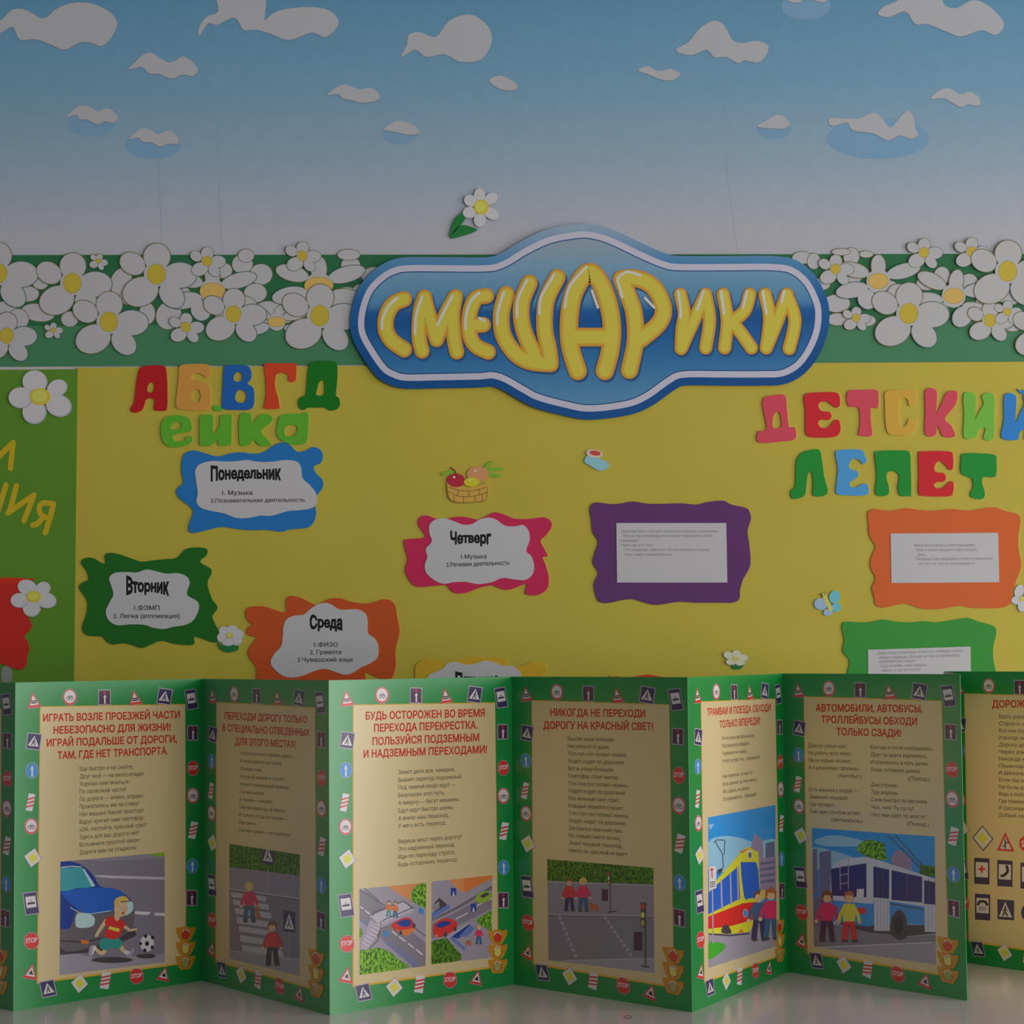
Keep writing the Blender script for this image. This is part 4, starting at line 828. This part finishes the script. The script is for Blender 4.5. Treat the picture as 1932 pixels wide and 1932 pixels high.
# ---- road signs printed large on the right-hand page
def onp8(f):
    a = Art(); f(a); a.build('large_road_sign', p8.at, p8.o)
def d8(a):
    a.poly(z6b([(1605,72),(1692,180),(1612,275),(1525,170)]), p_dgrey, .14); a.poly(z6b([(1606,84),(1682,180),(1611,262),(1535,170)]), p_white, .17); a.poly(z6b([(1605,125),(1645,178),(1609,222),(1565,172)]), p_yel, .2)
onp8(d8)
def t8(a):
    a.poly(z6b([(1785,125),(1858,280),(1718,270)]), p_red, .14); a.poly(z6b([(1785,160),(1833,262),(1742,256)]), p_white, .17); a.rib(z6b([(1784,185),(1785,250)]), 1.2, p_black, .2); a.rib(z6b([(1785,215),(1812,205)]), 1, p_black, .2); a.rib(z6b([(1785,225),(1765,240)]), 1, p_black, .2)
onp8(t8)
def st8(a):
    a.poly(z6b(ell(1985, 215, 95, 82, 0, 8, 22.5, 382.5)), p_red, .14); q = z6b([(1910, 240), (2055, 250)]); a.text('STOP', *q[0], *q[1], 12, p_white, .18, .03)
onp8(st8)
def panel8(cx, cy, fn):
    def g(a):
        a.poly(z6b([(cx - 60, cy - 105), (cx + 60, cy - 98), (cx + 60, cy + 108), (cx - 60, cy + 100)]), p_navy, .14)
        a.poly(z6b([(cx - 48, cy - 72), (cx + 48, cy - 66), (cx + 48, cy + 52), (cx - 48, cy + 46)]), p_white, .17); fn(a, cx, cy - 10)
    onp8(g)
panel8(1600, 432, lambda a, x, y: (a.poly(z6b(rect(x, y - 5, 16, 58)), p_red, .2), a.poly(z6b(rect(x, y - 5, 52, 16)), p_red, .2)))
panel8(1782, 450, lambda a, x, y: a.rib(z6b([(x + 15, y - 45), (x + 22, y - 5), (x - 5, y + 25), (x - 25, y + 30)]), 2.6, p_black, .2, sm=4))
panel8(1965, 470, lambda a, x, y: a.rib(z6b([(x - 25, y + 20), (x, y - 30), (x + 25, y + 20)]), 2, p_black, .2))
panel8(1606, 715, lambda a, x, y: (a.rib(z6b([(x - 35, y - 10), (x - 20, y - 32), (x + 20, y - 30), (x + 35, y - 8)]), 2.4, p_black, .2, sm=4), a.poly(z6b(rect(x, y + 22, 60, 34)), p_rim, .2)))
def pd8(a):
    a.poly(z6b([(1722,655),(1855,665),(1855,822),(1725,812)]), p_navy, .14); a.poly(z6b([(1785,675),(1840,798),(1735,792)]), p_white, .17)
    a.rib(z6b([(1788,710),(1782,750),(1765,785)]), 1.3, p_black, .2); a.rib(z6b([(1782,750),(1802,785)]), 1.3, p_black, .2); a.rib(z6b([(1768,745),(1786,725),(1800,745)]), 1, p_black, .2)
onp8(pd8)
def c8(a): a.poly(z6b(ell(1985, 760, 75, 80)), p_navy, .14); a.poly(z6b(ell(1985, 760, 40, 44)), p_white, .18)
onp8(c8)

# ---- pictures
def pic(pg, quad, draw, name='picture'):
    a = Art(clip=quad); draw(a); a.build(name, pg.at, pg.o)
def kid(a, z, x, y, h, hair, top, legs, off=.3, face=False, long=False):
    """small standing child, feet at (x,y), height h in crop pixels"""
    k = h / 100.0; g = lambda l: z([(x + px * k, y + py * k) for px, py in l]); s = scl(z) * k
    for d in (-1, 1):
        a.rib(g([(d * 5, -45), (d * 8, -22), (d * 10, -3)]), 5.5 * s, legs, off); a.poly(g([(d * 10 - 5, -4), (d * 10 + 6, -4), (d * 10 + 9, 1), (d * 10 - 5, 1)]), p_dgrey, off + .01)
        a.rib(g([(d * 9, -70), (d * 17, -55), (d * 20, -42)]), 3.4 * s, top, off); a.poly(g(ell(d * 21, -39, 4, 4, n=8)), p_skin, off + .01)
    a.poly(g([(-11, -75), (11, -75), (13, -60), (12, -40), (-12, -40), (-13, -60)]), top, off + .02)
    a.poly(g(ell(0, -86, 8.5, 10, n=14)), p_skin, off + .03)
    if face:
        for d in (-3.4, 3.4): a.poly(g(ell(d, -87, 1.3, 1.6, n=8)), p_black, off + .06)
        a.rib(g([(-3, -81.5), (0, -80.5), (3, -81.5)]), .35, p_red, off + .06)
    a.poly(g([(-10, -84), (-9, -96), (0, -101), (9, -97), (10, -84), (6, -91), (-5, -92)]) if not long else g([(-11, -74), (-11, -94), (0, -102), (11, -94), (12, -74), (6, -90), (-5, -91)]), hair, off + .05)
def pic1(a):
    z = z1b; P_ = lambda l, c, o, sm=0: a.poly(z(l), c, o, sm=sm)
    P_([(540,30),(1520,30),(1520,1180),(540,1180)], p_road, .12)
    P_([(700,100),(1520,30),(1520,95),(1400,100),(900,120)], p_pave, .13); P_([(1340,55),(1520,30),(1520,70),(1440,78)], p_green, .135)
    P_([(860,245),(1520,265),(1520,290),(1000,275),(880,262)], p_kerb, .14)
    P_([(1215,575),(1375,582),(1350,612),(1215,600)], p_white, .14); P_([(1410,590),(1520,592),(1520,622),(1405,612)], p_white, .14)
    P_([(540,980),(700,960),(900,1010),(1520,960),(1520,1180),(540,1180)], p_road2, .14)
    P_([(545,880),(900,870),(1230,720),(1240,800),(900,950),(545,970)], p_dgrey, .15)
    # car
    P_([(530,140),(600,125),(730,150),(830,220),(910,350),(1060,370),(1150,430),(1215,520),(1225,640),(1180,760),(900,880),(530,890)], p_cgrey, .17, 4)
    P_([(530,120),(640,122),(740,155),(840,240),(915,350),(1040,370),(1130,420),(1190,490),(1040,570),(830,600),(700,560),(640,720),(530,730)], p_cblue2, .19, 3)
    P_([(560,400),(700,375),(900,360),(1040,372),(1130,425),(1040,560),(830,598),(700,555)], p_cblue, .21, 3)
    P_([(530,190),(620,178),(740,180),(800,250),(860,350),(700,365),(530,390)], p_cglass, .21, 2); P_([(745,180),(770,195),(868,345),(835,352)], p_headl, .22)
    P_([(695,610),(760,590),(855,625),(850,705),(760,728),(690,712)], p_headl, .24, 3); P_([(1140,500),(1200,490),(1212,560),(1160,610),(1130,600)], p_headl, .24, 3)
    a.rib(z([(560,175),(650,165),(740,172)]), .8, p_white, .24); a.rib(z([(640,540),(720,592),(830,600),(1010,570)]), .7, p_headl, .25)
    P_([(545,735),(700,740),(880,700),(1180,620),(1180,700),(890,820),(545,830)], p_cgrey, .22); a.rib(z([(545,845),(760,858),(900,830),(1130,760)]), 1.5, p_dgrey, .25); P_([(735,835),(810,845),(805,875),(740,870)], p_orange2, .26)
    # boy
    a.poly(z(ell(1020, 1020, 190, 28)), p_dgrey, .16)
    a.rib(z([(965,660),(905,750),(875,800)]), 3.6, p_skin, .28, r2=2.6); a.rib(z([(1130,710),(1180,750),(1240,740)]), 3.2, p_skin, .28, r2=2.2)
    a.rib(z([(975,890),(930,960),(860,910)]), 4.6, p_skin, .28, sm=3, r2=3); a.rib(z([(1090,890),(1120,930),(1165,965)]), 4.4, p_skin, .28, r2=3.2)
    a.rib(z([(860,905),(830,960)]), 3.6, p_white, .3); a.poly(z([(805,960),(815,900),(850,880),(840,940),(835,985),(815,985)]), p_rim, .31)
    a.rib(z([(1150,950),(1175,960)]), 3.6, p_white, .3); a.poly(z([(1150,975),(1190,940),(1215,905),(1222,940),(1185,990)]), p_rim, .31)
    P_([(930,820),(1080,820),(1115,880),(1060,925),(1010,900),(975,935),(905,905)], p_teal, .30, 2)
    P_([(960,650),(1010,622),(1080,640),(1150,690),(1125,720),(1080,815),(1010,830),(945,800),(975,720),(955,690)], p_red, .32, 2); P_([(995,712),(1090,735),(1080,765),(985,738)], p_yel, .34)
    P_([(1040,600),(1080,600),(1090,650),(1060,670),(1040,640)], p_skin, .33)
    a.poly(z(ell(1100, 550, 62, 78, 10)), p_skin, .35); a.poly(z(ell(1048, 560, 12, 18)), p_skin, .36)
    P_([(1045,540),(1040,480),(1080,445),(1140,440),(1175,480),(1110,485),(1075,500),(1060,550)], p_blond, .37, 3); a.rib(z([(1100,490),(1170,485)]), 1.0, p_hair, .38)
    for x, y in ((1100,540),(1145,535)): a.poly(z(ell(x, y, 8, 9, n=10)), p_white, .37); a.poly(z(ell(x + 2, y, 4, 5, n=8)), p_black, .38)
    a.poly(z(ell(1118, 592, 15, 9, -10)), p_red, .37); a.rib(z([(1120,560),(1135,570)]), .4, p_hair, .38)
    # ball
    a.poly(z(ell(1330, 985, 90, 22)), p_dgrey, .16); a.poly(z(ell(1338, 868, 63, 76)), p_white, .3)
    for x, y, r in ((1338,870,20),(1325,803,16),(1388,815,16),(1280,870,14),(1385,905,16),(1318,932,16)): a.poly(z(ell(x, y, r, r * 1.2, n=6)), p_black, .32)
pic(pages[1], z1b([(550,125),(1500,40),(1500,1040),(542,1158)]), pic1)
def pic2(a):
    z = z2b; P_ = lambda l, c, o, sm=0: a.poly(z(l), c, o, sm=sm)
    P_([(360,-100),(1150,-100),(1150,1450),(360,1450)], p_road, .12); P_([(360,-100),(1150,-60),(1150,305),(880,270),(360,205)], p_leafd, .14)
    P_([(360,205),(880,272),(1150,305),(1150,560),(360,440)], p_pave, .15); a.rib(z([(360,448),(1150,558)]), 1.1, p_kerb, .16, caps=False); a.rib(z([(360,458),(1150,568)]), .6, p_dgrey, .165, caps=False)
    for l in ([(385,485),(765,532),(775,585),(390,535)], [(405,565),(795,618),(805,678),(412,622)], [(425,655),(820,712),(832,775),(436,722)], [(445,755),(800,808),(805,870),(450,830)], [(468,855),(815,905),(815,965),(478,915)], [(480,955),(800,1000),(790,1065),(490,1030)], [(500,1065),(945,1125),(968,1195),(512,1130)]): P_(l, p_kerb, .17)
    P_([(360,1120),(1150,1225),(1150,1450),(360,1450)], p_road2, .15); a.rib(z([(360,1122),(1150,1225)]), .6, p_kerb, .17, caps=False)
    a.rib(z([(790,200),(792,480)]), .6, p_rim, .18); a.rib(z([(1025,920),(1025,1190)]), .6, p_rim, .18)
    for x, y, w_, h_ in ((790,60,125,230),(1025,805,130,230)):
        P_([(x - w_/2, y - h_/2 - 8), (x + w_/2, y - h_/2 + 10), (x + w_/2, y + h_/2 + 8), (x - w_/2, y + h_/2 - 8)], p_navy, .2); P_([(x, y - h_ * .38), (x + w_ * .42, y + h_ * .40), (x - w_ * .42, y + h_ * .34)], p_white, .22)
        a.rib(z([(x, y - 30), (x - 4, y + 20), (x - 22, y + 60)]), 1, p_black, .24); a.rib(z([(x - 4, y + 20), (x + 18, y + 62)]), 1, p_black, .24)
    kid(a, z, 585, 810, 440, p_blond, p_pink, p_jean, .28, long=True); kid(a, z, 840, 1285, 480, p_hair, p_red, p_black, .4)
    a.rib(z([(665,690),(690,760)]), 3.6, p_brown, .3); a.poly(z(ell(670, 668, 30, 28)), p_brown, .31)
pic(pages[2], z2b([(366,-46),(1140,72),(1138,1405),(370,1215)]), pic2)
def pic3a(a):
    z = z3b; P_ = lambda l, c, o, sm=0: a.poly(z(l), c, o, sm=sm)
    P_([(340,320),(1000,320),(1000,1240),(340,1240)], p_road2, .12)
    P_([(345,400),(345,690),(980,1250),(1000,1250),(1000,930),(430,430)], p_road, .13)
    P_([(560,330),(1000,320),(1000,560),(820,500)], p_orange, .14); P_([(560,330),(840,330),(835,490),(815,498)], p_orange, .15); P_([(835,350),(1000,330),(1000,560),(835,470)], p_orange2, .145)
    P_([(845,500),(840,440),(880,370),(940,340),(1000,330),(1000,560),(930,555)], p_leaf, .17, 3)
    for l in ([(355,555),(385,580),(375,588),(350,568)], [(400,592),(450,630),(440,638),(395,602)], [(660,790),(712,835),(700,842),(655,800)], [(730,845),(795,893),(785,902),(722,855)], [(815,910),(872,955),(862,962),(808,920)], [(890,965),(958,1020),(945,1028),(885,978)]): P_(l, p_white, .17)
    a.rib(z([(345,400),(480,480),(600,560),(960,830),(1000,865)]), .7, p_dgrey, .18); a.rib(z([(380,380),(530,500)]), .7, p_dgrey, .18)
    a.rib(z([(590,900),(740,1010),(900,1140)]), 1.4, p_blueg, .18); a.rib(z([(590,860),(740,970),(900,1100)]), .6, p_blueg, .18); a.rib(z([(350,690),(460,760)]), 1.4, p_blueg, .18)
    # red car
    P_([(650,740),(720,690),(800,665),(850,690),(880,760),(860,800),(800,840),(740,815),(690,790)], p_red, .2, 3); P_([(700,720),(760,690),(815,685),(845,715),(820,750),(760,755)], p_cblue2, .22, 2); P_([(690,775),(740,790),(870,765),(860,800),(800,842),(740,815)], p_orange2, .23, 2)
    for x, y in ((742,812),(868,745)): a.poly(z(ell(x, y, 16, 22)), p_dgrey, .24)
    # bridge and stairs
    P_([(440,650),(480,640),(760,510),(870,600),(560,755),(520,720)], p_kerb, .26); P_([(530,735),(870,590),(872,615),(550,765)], p_rim, .27)
    P_([(355,920),(450,680),(555,760),(430,960),(360,1010)], p_rim, .255)
    for i in range(7): a.rib(z([(368 + i * 22, 900 - i * 30), (440 + i * 20, 945 - i * 32)]), .7, p_white, .28)
    a.rib(z([(440,960),(520,890),(550,760),(545,710),(600,680),(860,570)]), .8, p_dgrey, .29); a.rib(z([(470,650),(480,620),(770,510),(860,575)]), .8, p_dgrey, .29)
    kid(a, z, 625, 655, 150, p_hair, p_orange2, p_teal, .32); kid(a, z, 688, 665, 155, p_hair, p_orange2, p_jean, .38)
    P_([(575,790),(618,800),(618,850),(578,842)], p_blue, .3); P_([(915,570),(962,590),(958,640),(912,615)], p_blue, .3)
    P_([(340,1000),(430,975),(520,955),(640,1000),(720,1070),(820,1140),(600,1190),(340,1230)], p_leaf, .3, 3); P_([(340,770),(370,780),(375,830),(340,870)], p_leaf, .3)
pic(pages[3], z3b([(345,392),(985,332),(980,1132),(348,1218)]), pic3a)
def pic3b(a):
    z = z3b; P_ = lambda l, c, o, sm=0: a.poly(z(l), c, o, sm=sm)
    P_([(1030,250),(1630,250),(1630,1130),(1030,1130)], p_road2, .12); P_([(1030,710),(1630,350),(1630,570),(1030,880)], p_road, .13)
    P_([(1200,300),(1620,250),(1630,285),(1350,430),(1280,390)], p_orange, .14); P_([(1350,290),(1630,250),(1630,285),(1352,430)], p_orange2, .15)
    a.rib(z([(1040,690),(1300,560),(1620,370)]), .7, p_dgrey, .16); a.rib(z([(1040,720),(1300,590),(1620,410)]), .7, p_kerb, .16)
    for l in ([(1270,680),(1380,625)], [(1460,560),(1540,520)], [(1560,510),(1620,480)]): a.rib(z(l), 1, p_white, .17)
    P_([(1040,560),(1110,475),(1190,545),(1060,620)], p_dgrey, .17); P_([(1040,625),(1210,540),(1215,580),(1040,680)], p_blueg, .18)
    for i in range(4): a.rib(z([(1040, 560 + i * 18), (1110, 520 + i * 16)]), .7, p_kerb, .19)
    P_([(1455,480),(1500,430),(1570,410),(1615,440),(1600,490),(1530,530),(1480,520)], p_green, .2, 3); P_([(1500,460),(1560,425),(1600,440),(1530,480)], p_dgrey, .22)
    P_([(1055,820),(1060,740),(1110,690),(1200,675),(1275,710),(1280,760),(1240,800),(1110,860)], p_red, .24, 3); P_([(1080,735),(1150,700),(1225,715),(1170,750),(1110,765)], p_cblue2, .26, 2)
    a.poly(z(ell(1168, 830, 18, 24)), p_dgrey, .27); a.poly(z(ell(1262, 775, 14, 20)), p_dgrey, .27); a.poly(z(ell(1085, 840, 14, 10)), p_orange, .27)
    for x, y in ((1248,420),(1440,570)): P_([(x - 26, y - 40), (x + 26, y - 34), (x + 26, y + 36), (x - 26, y + 42)], p_white, .2); P_([(x - 26, y - 40), (x + 26, y - 34), (x + 26, y + 36), (x + 10, y + 36), (x, y - 10), (x - 12, y + 40), (x - 26, y + 42)], p_cblue2, .21)
    P_([(1220,850),(1390,725),(1450,770),(1290,870)], p_cblue2, .22); P_([(1300,850),(1400,740),(1450,770),(1380,850)], p_blueg, .23); P_([(1190,850),(1240,850),(1365,960),(1350,985)], p_blueg, .24); a.rib(z([(1200,860),(1390,725)]), 1.2, p_kerb, .25)
    P_([(1465,700),(1530,650),(1630,600),(1630,790),(1560,770)], p_leaf, .24, 2); P_([(1030,910),(1110,880),(1180,865),(1260,960),(1325,1070),(1030,1120)], p_leafd, .26, 2)
    kid(a, z, 1490, 920, 180, p_blond, p_pink, p_jean, .3); a.poly(z(ell(1390, 905, 28, 20)), p_brown, .3); a.rib(z([(1380,915),(1375,935)]), 1.2, p_brown, .3); a.rib(z([(1405,915),(1410,938)]), 1.2, p_brown, .3)
pic(pages[3], z3b([(1037,322),(1620,262),(1612,1052),(1035,1115)]), pic3b)
def pic4(a):
    z = z4b; P_ = lambda l, c, o, sm=0: a.poly(z(l), c, o, sm=sm)
    P_([(380,90),(1490,90),(1490,1300),(380,1300)], p_road, .12); P_([(380,100),(1490,180),(1490,370),(380,330)], p_leafd, .14); P_([(380,330),(1490,375),(1490,690),(380,670)], p_pave, .15)
    a.rib(z([(380,340),(1490,380)]), .6, p_kerb, .16, caps=False); a.rib(z([(380,672),(1490,692)]), .7, p_kerb, .165, caps=False); a.rib(z([(380,682),(1490,700)]), .6, p_dgrey, .17, caps=False)
    for (xa, ya, xb, yb, n) in ((512,690,692,1125,8), (970,692,1258,1110,9)):
        for i in range(n):
            t0 = i / n; t1 = t0 + .6 / n
            a.rib(z([(xa + (xb - xa) * t0, ya + (yb - ya) * t0), (xa + (xb - xa) * t1, ya + (yb - ya) * t1)]), 2.3 + t0 * .8, p_rim, .17, caps=False)
    P_([(380,1150),(700,1130),(1490,1110),(1490,1300),(380,1300)], p_road2, .14); a.rib(z([(540,1138),(1490,1118)]), .5, p_kerb, .17)
    kid(a, z, 615, 635, 330, p_hair, p_red, p_navy, .3, True); kid(a, z, 755, 638, 340, p_blond, p_pink, p_jean, .4, True, True)
    a.poly(z(ell(870, 600, 45, 30)), p_brown, .3); a.poly(z(ell(835, 575, 20, 24)), p_brown, .31)
    for x in (840, 900): a.rib(z([(x, 610), (x, 640)]), 1.4, p_brown, .3)
    def lamp(x, y0, y1, k):
        a.rib(z([(x, y0), (x, y1)]), 1.1 * k, p_dgrey, .3); a.poly(z([(x - 48 * k, y0), (x - 2, y0 + 10), (x - 2, y0 + 260 * k), (x - 48 * k, y0 + 240 * k)]), p_dgrey, .32)
        for i, c in enumerate((p_red, p_lamp_y, p_glass)): a.poly(z(ell(x - 26 * k, y0 + (45 + i * 82) * k, 19 * k, 32 * k)), c, .34)
    lamp(1030, 230, 650, .6); P_([(945,415),(1008,420),(1005,540),(945,535)], p_plum, .33); lamp(1385, 550, 1205, 1.0); P_([(1270,848),(1355,852),(1352,1040),(1268,1035)], p_plum, .33)
    a.rib(z([(1345,1195),(1420,1205)]), 1.2, p_dgrey, .3); a.rib(z([(1010,650),(1090,640)]), 1, p_dgrey, .3)
pic(pages[4], z4b([(390,112),(1465,202),(1476,1266),(402,1135)]), pic4)
def pic5(a):
    z = z5b; P_ = lambda l, c, o, sm=0: a.poly(z(l), c, o, sm=sm)
    P_([(220,-300),(920,-300),(920,1400),(220,1400)], p_sky, .12); P_([(240,150),(400,90),(560,110),(700,150),(920,130),(920,420),(240,420)], p_sky2, .13, 3); P_([(240,-20),(300,-30),(260,30)], p_sky2, .13)
    P_([(655,200),(690,75),(710,75),(770,130),(780,320),(655,320)], p_build, .15); P_([(800,160),(890,140),(890,320),(800,320)], p_build2, .15); P_([(730,320),(920,285),(920,700),(730,700)], p_build, .16)
    for y in (340, 400, 460, 520): P_([(745, y + 10), (890, y - 10), (890, y + 16), (745, y + 36)], p_build2, .17)
    P_([(230,1060),(920,900),(920,1400),(230,1420)], p_road2, .14); P_([(235,1140),(320,1130),(410,1160),(360,1230),(240,1300)], p_lawn, .17, 3)
    # tram
    P_([(235,650),(340,500),(550,260),(640,200),(730,250),(735,350),(750,700),(720,900),(640,1030),(450,1050),(240,1040)], p_ty, .2)
    P_([(235,880),(550,760),(570,750),(720,735),(725,900),(560,960),(450,975),(240,1010)], p_tr, .23); P_([(235,650),(330,560),(540,380),(555,700),(235,860)], p_twin, .23)
    P_([(555,360),(590,345),(710,350),(735,520),(735,680),(640,700),(590,690)], p_twin, .24, 2)
    for x, ya, yb in ((365,530,800),(455,455,760),(525,390,725)): a.rib(z([(x, ya), (x + 8, yb)]), 1.5, p_rim, .25)
    a.rib(z([(545,370),(565,740)]), 2.2, p_ty, .26); P_([(545,250),(620,195),(730,250),(735,345),(560,345)], p_ty, .25); P_([(550,240),(615,215),(640,215),(560,260)], p_orange2, .26)
    P_([(625,230),(665,235),(668,315),(630,310)], p_white, .27); a.text('8', *z([(632, 300)])[0], *z([(662, 304)])[0], 10, p_black, .28, .03)
    P_([(240,1000),(450,975),(720,900),(640,1025),(450,1045),(240,1045)], p_ty, .245); P_([(370,1040),(375,985),(410,955),(445,985),(465,1045)], p_dgrey, .26, 2); P_([(530,1040),(560,1000),(590,1035)], p_orange2, .26)
    a.poly(z(ell(602, 845, 26, 42)), p_rim, .27); a.poly(z(ell(602, 845, 18, 32)), p_blue, .28); a.rib(z([(250,1050),(450,1065),(640,1045)]), 1.5, p_dgrey, .22)
    a.rib(z([(300,150),(320,128),(400,130),(405,150)]), .9, p_dgrey, .2); a.rib(z([(310,150),(380,270),(385,400)]), .8, p_dgrey, .2); a.rib(z([(400,150),(395,270)]), .8, p_dgrey, .2); P_([(330,420),(385,400),(370,440),(335,470)], p_dgrey, .21)
    # stop post
    a.rib(z([(278,600),(285,1140)]), 1.3, p_rim, .3); P_([(245,390),(315,385),(318,600),(245,625)], p_white, .32); a.rib(z([(272,430),(275,500)]), .9, p_red, .33); a.poly(z(ell(272, 418, 16, 12)), p_red, .33)
    for y in (540, 560, 582): a.rib(z([(258, y + 4), (302, y - 2)]), .8, p_black, .33)
    kid(a, z, 735, 1110, 490, p_hair, p_jean, p_navy, .34); a.poly(z(ell(770, 665, 30, 50)), p_blond, .45); kid(a, z, 850, 1100, 500, p_brown, p_pink, p_jean, .5, long=True)
pic(pages[5], z5b([(238,-92),(898,-216),(905,1170),(240,1384)]), pic5)
def pic6(a):
    z = z6b; P_ = lambda l, c, o, sm=0: a.poly(z(l), c, o, sm=sm)
    P_([(250,80),(1250,80),(1250,1200),(250,1200)], p_sky, .12); P_([(280,190),(420,150),(620,180),(700,230),(500,240),(330,230)], p_sky2, .13, 3); P_([(250,250),(420,270),(600,340),(420,420),(250,400)], p_sky2, .125, 3)
    for l in ([(265,260),(300,255),(305,620),(265,620)], [(318,285),(410,270),(412,600),(318,600)]): P_(l, p_build2, .14)
    for i in range(9): a.rib(z([(320, 300 + i * 34), (408, 290 + i * 34)]), .5, p_blueg, .15, caps=False)
    P_([(885,330),(930,262),(960,270),(1040,330),(1050,420),(890,420)], p_build, .14); P_([(1110,380),(1250,400),(1250,480),(1110,470)], p_leafd, .14)
    P_([(615,260),(640,215),(700,185),(760,195),(830,215),(840,300),(855,340),(780,345),(700,320),(640,290)], p_leaf, .16, 3)
    P_([(250,640),(430,600),(430,820),(1250,880),(1250,1000),(270,1040)], p_build2, .135); P_([(250,860),(1250,880),(1250,1200),(250,1200)], p_road, .14); P_([(300,1035),(1250,990),(1250,1200),(250,1200)], p_road2, .15); a.rib(z([(300,1035),(1210,995)]), .7, p_white, .16)
    # bus
    P_([(410,410),(450,360),(540,330),(690,320),(800,350),(1250,500),(1250,930),(1000,950),(700,920),(560,880),(420,850),(405,640)], p_silver, .2, 0)
    P_([(410,415),(690,370),(690,640),(415,625)], p_buswin, .22); P_([(410,660),(700,690),(745,690),(745,860),(700,870),(420,830)], p_bus, .22); P_([(745,650),(1250,730),(1250,860),(745,840)], p_bus, .215); P_([(430,840),(745,850),(1250,860),(1250,925),(1000,948),(700,918),(560,880)], p_dgrey, .21)
    P_([(745,395),(870,422),(868,650),(745,640)], p_buswin, .23); P_([(888,425),(1130,480),(1130,680),(888,660)], p_buswin, .23); P_([(1145,505),(1250,525),(1250,700),(1145,690)], p_buswin, .23)
    for x in (780, 820, 1180): a.rib(z([(x, 410 + (x - 745) * .22), (x, 650)]), 1.2, p_dgrey, .24)
    a.rib(z([(1008,455),(1008,665)]), 1, p_dgrey, .24)
    P_([(750,640),(872,652),(875,905),(752,905)], p_silver, .25); P_([(1150,700),(1250,705),(1250,915),(1150,912)], p_silver, .25)
    for x in (778, 805, 832, 858, 1178, 1205): a.rib(z([(x, 655 + (45 if x > 1000 else 0)), (x, 900)]), .6, p_rim, .26)
    a.rib(z([(880,690),(1135,735)]), 1, p_dgrey, .26); a.rib(z([(690,330),(1240,510)]), 1.6, p_silver, .26)
    P_([(880,920),(890,800),(950,735),(1000,790),(1015,900),(1000,960),(940,975)], p_dgrey, .27, 3); a.poly(z(ell(945, 860, 35, 70)), p_black, .28)
    for l in ([(480,370),(485,580)], [(548,335),(548,570)]): a.rib(z(l), .8, p_rim, .27)
    for y in (390, 455, 525): a.rib(z([(482, y + 8), (548, y)]), .8, p_rim, .27)
    P_([(615,575),(672,572),(668,640),(612,635)], p_white, .27); P_([(425,710),(465,712),(462,740),(425,738)], p_red, .27); P_([(620,722),(688,725),(685,770),(620,768)], p_red, .27)
    a.rib(z([(860,150),(1130,420)]), .9, p_dgrey, .19); a.rib(z([(920,150),(1160,420)]), .9, p_dgrey, .19)
    kid(a, z, 380, 985, 400, p_hair, p_pink, p_plum, .32, long=True); kid(a, z, 555, 990, 400, p_brown, p_yel, p_red, .44)
pic(pages[6], z6b([(258,92),(1228,160),(1238,1170),(275,1030)]), pic6)

# small wear marks on the table
M_scr = mat('scratch_dark', (60, 54, 54))
def gr(x, y, off): 
    g = ground(x, y); return Vector((g.x, g.y, 0.0002))
a = Art(); q = z4b([(1165, 1712), (1200, 1700), (1245, 1705), (1230, 1728), (1180, 1725)])
for i in range(len(q)): a.rib([q[i - 1], q[i]], .35, M_scr)
a.build('paint_chip', gr, tb)

bpy.data.objects.remove(TOB)
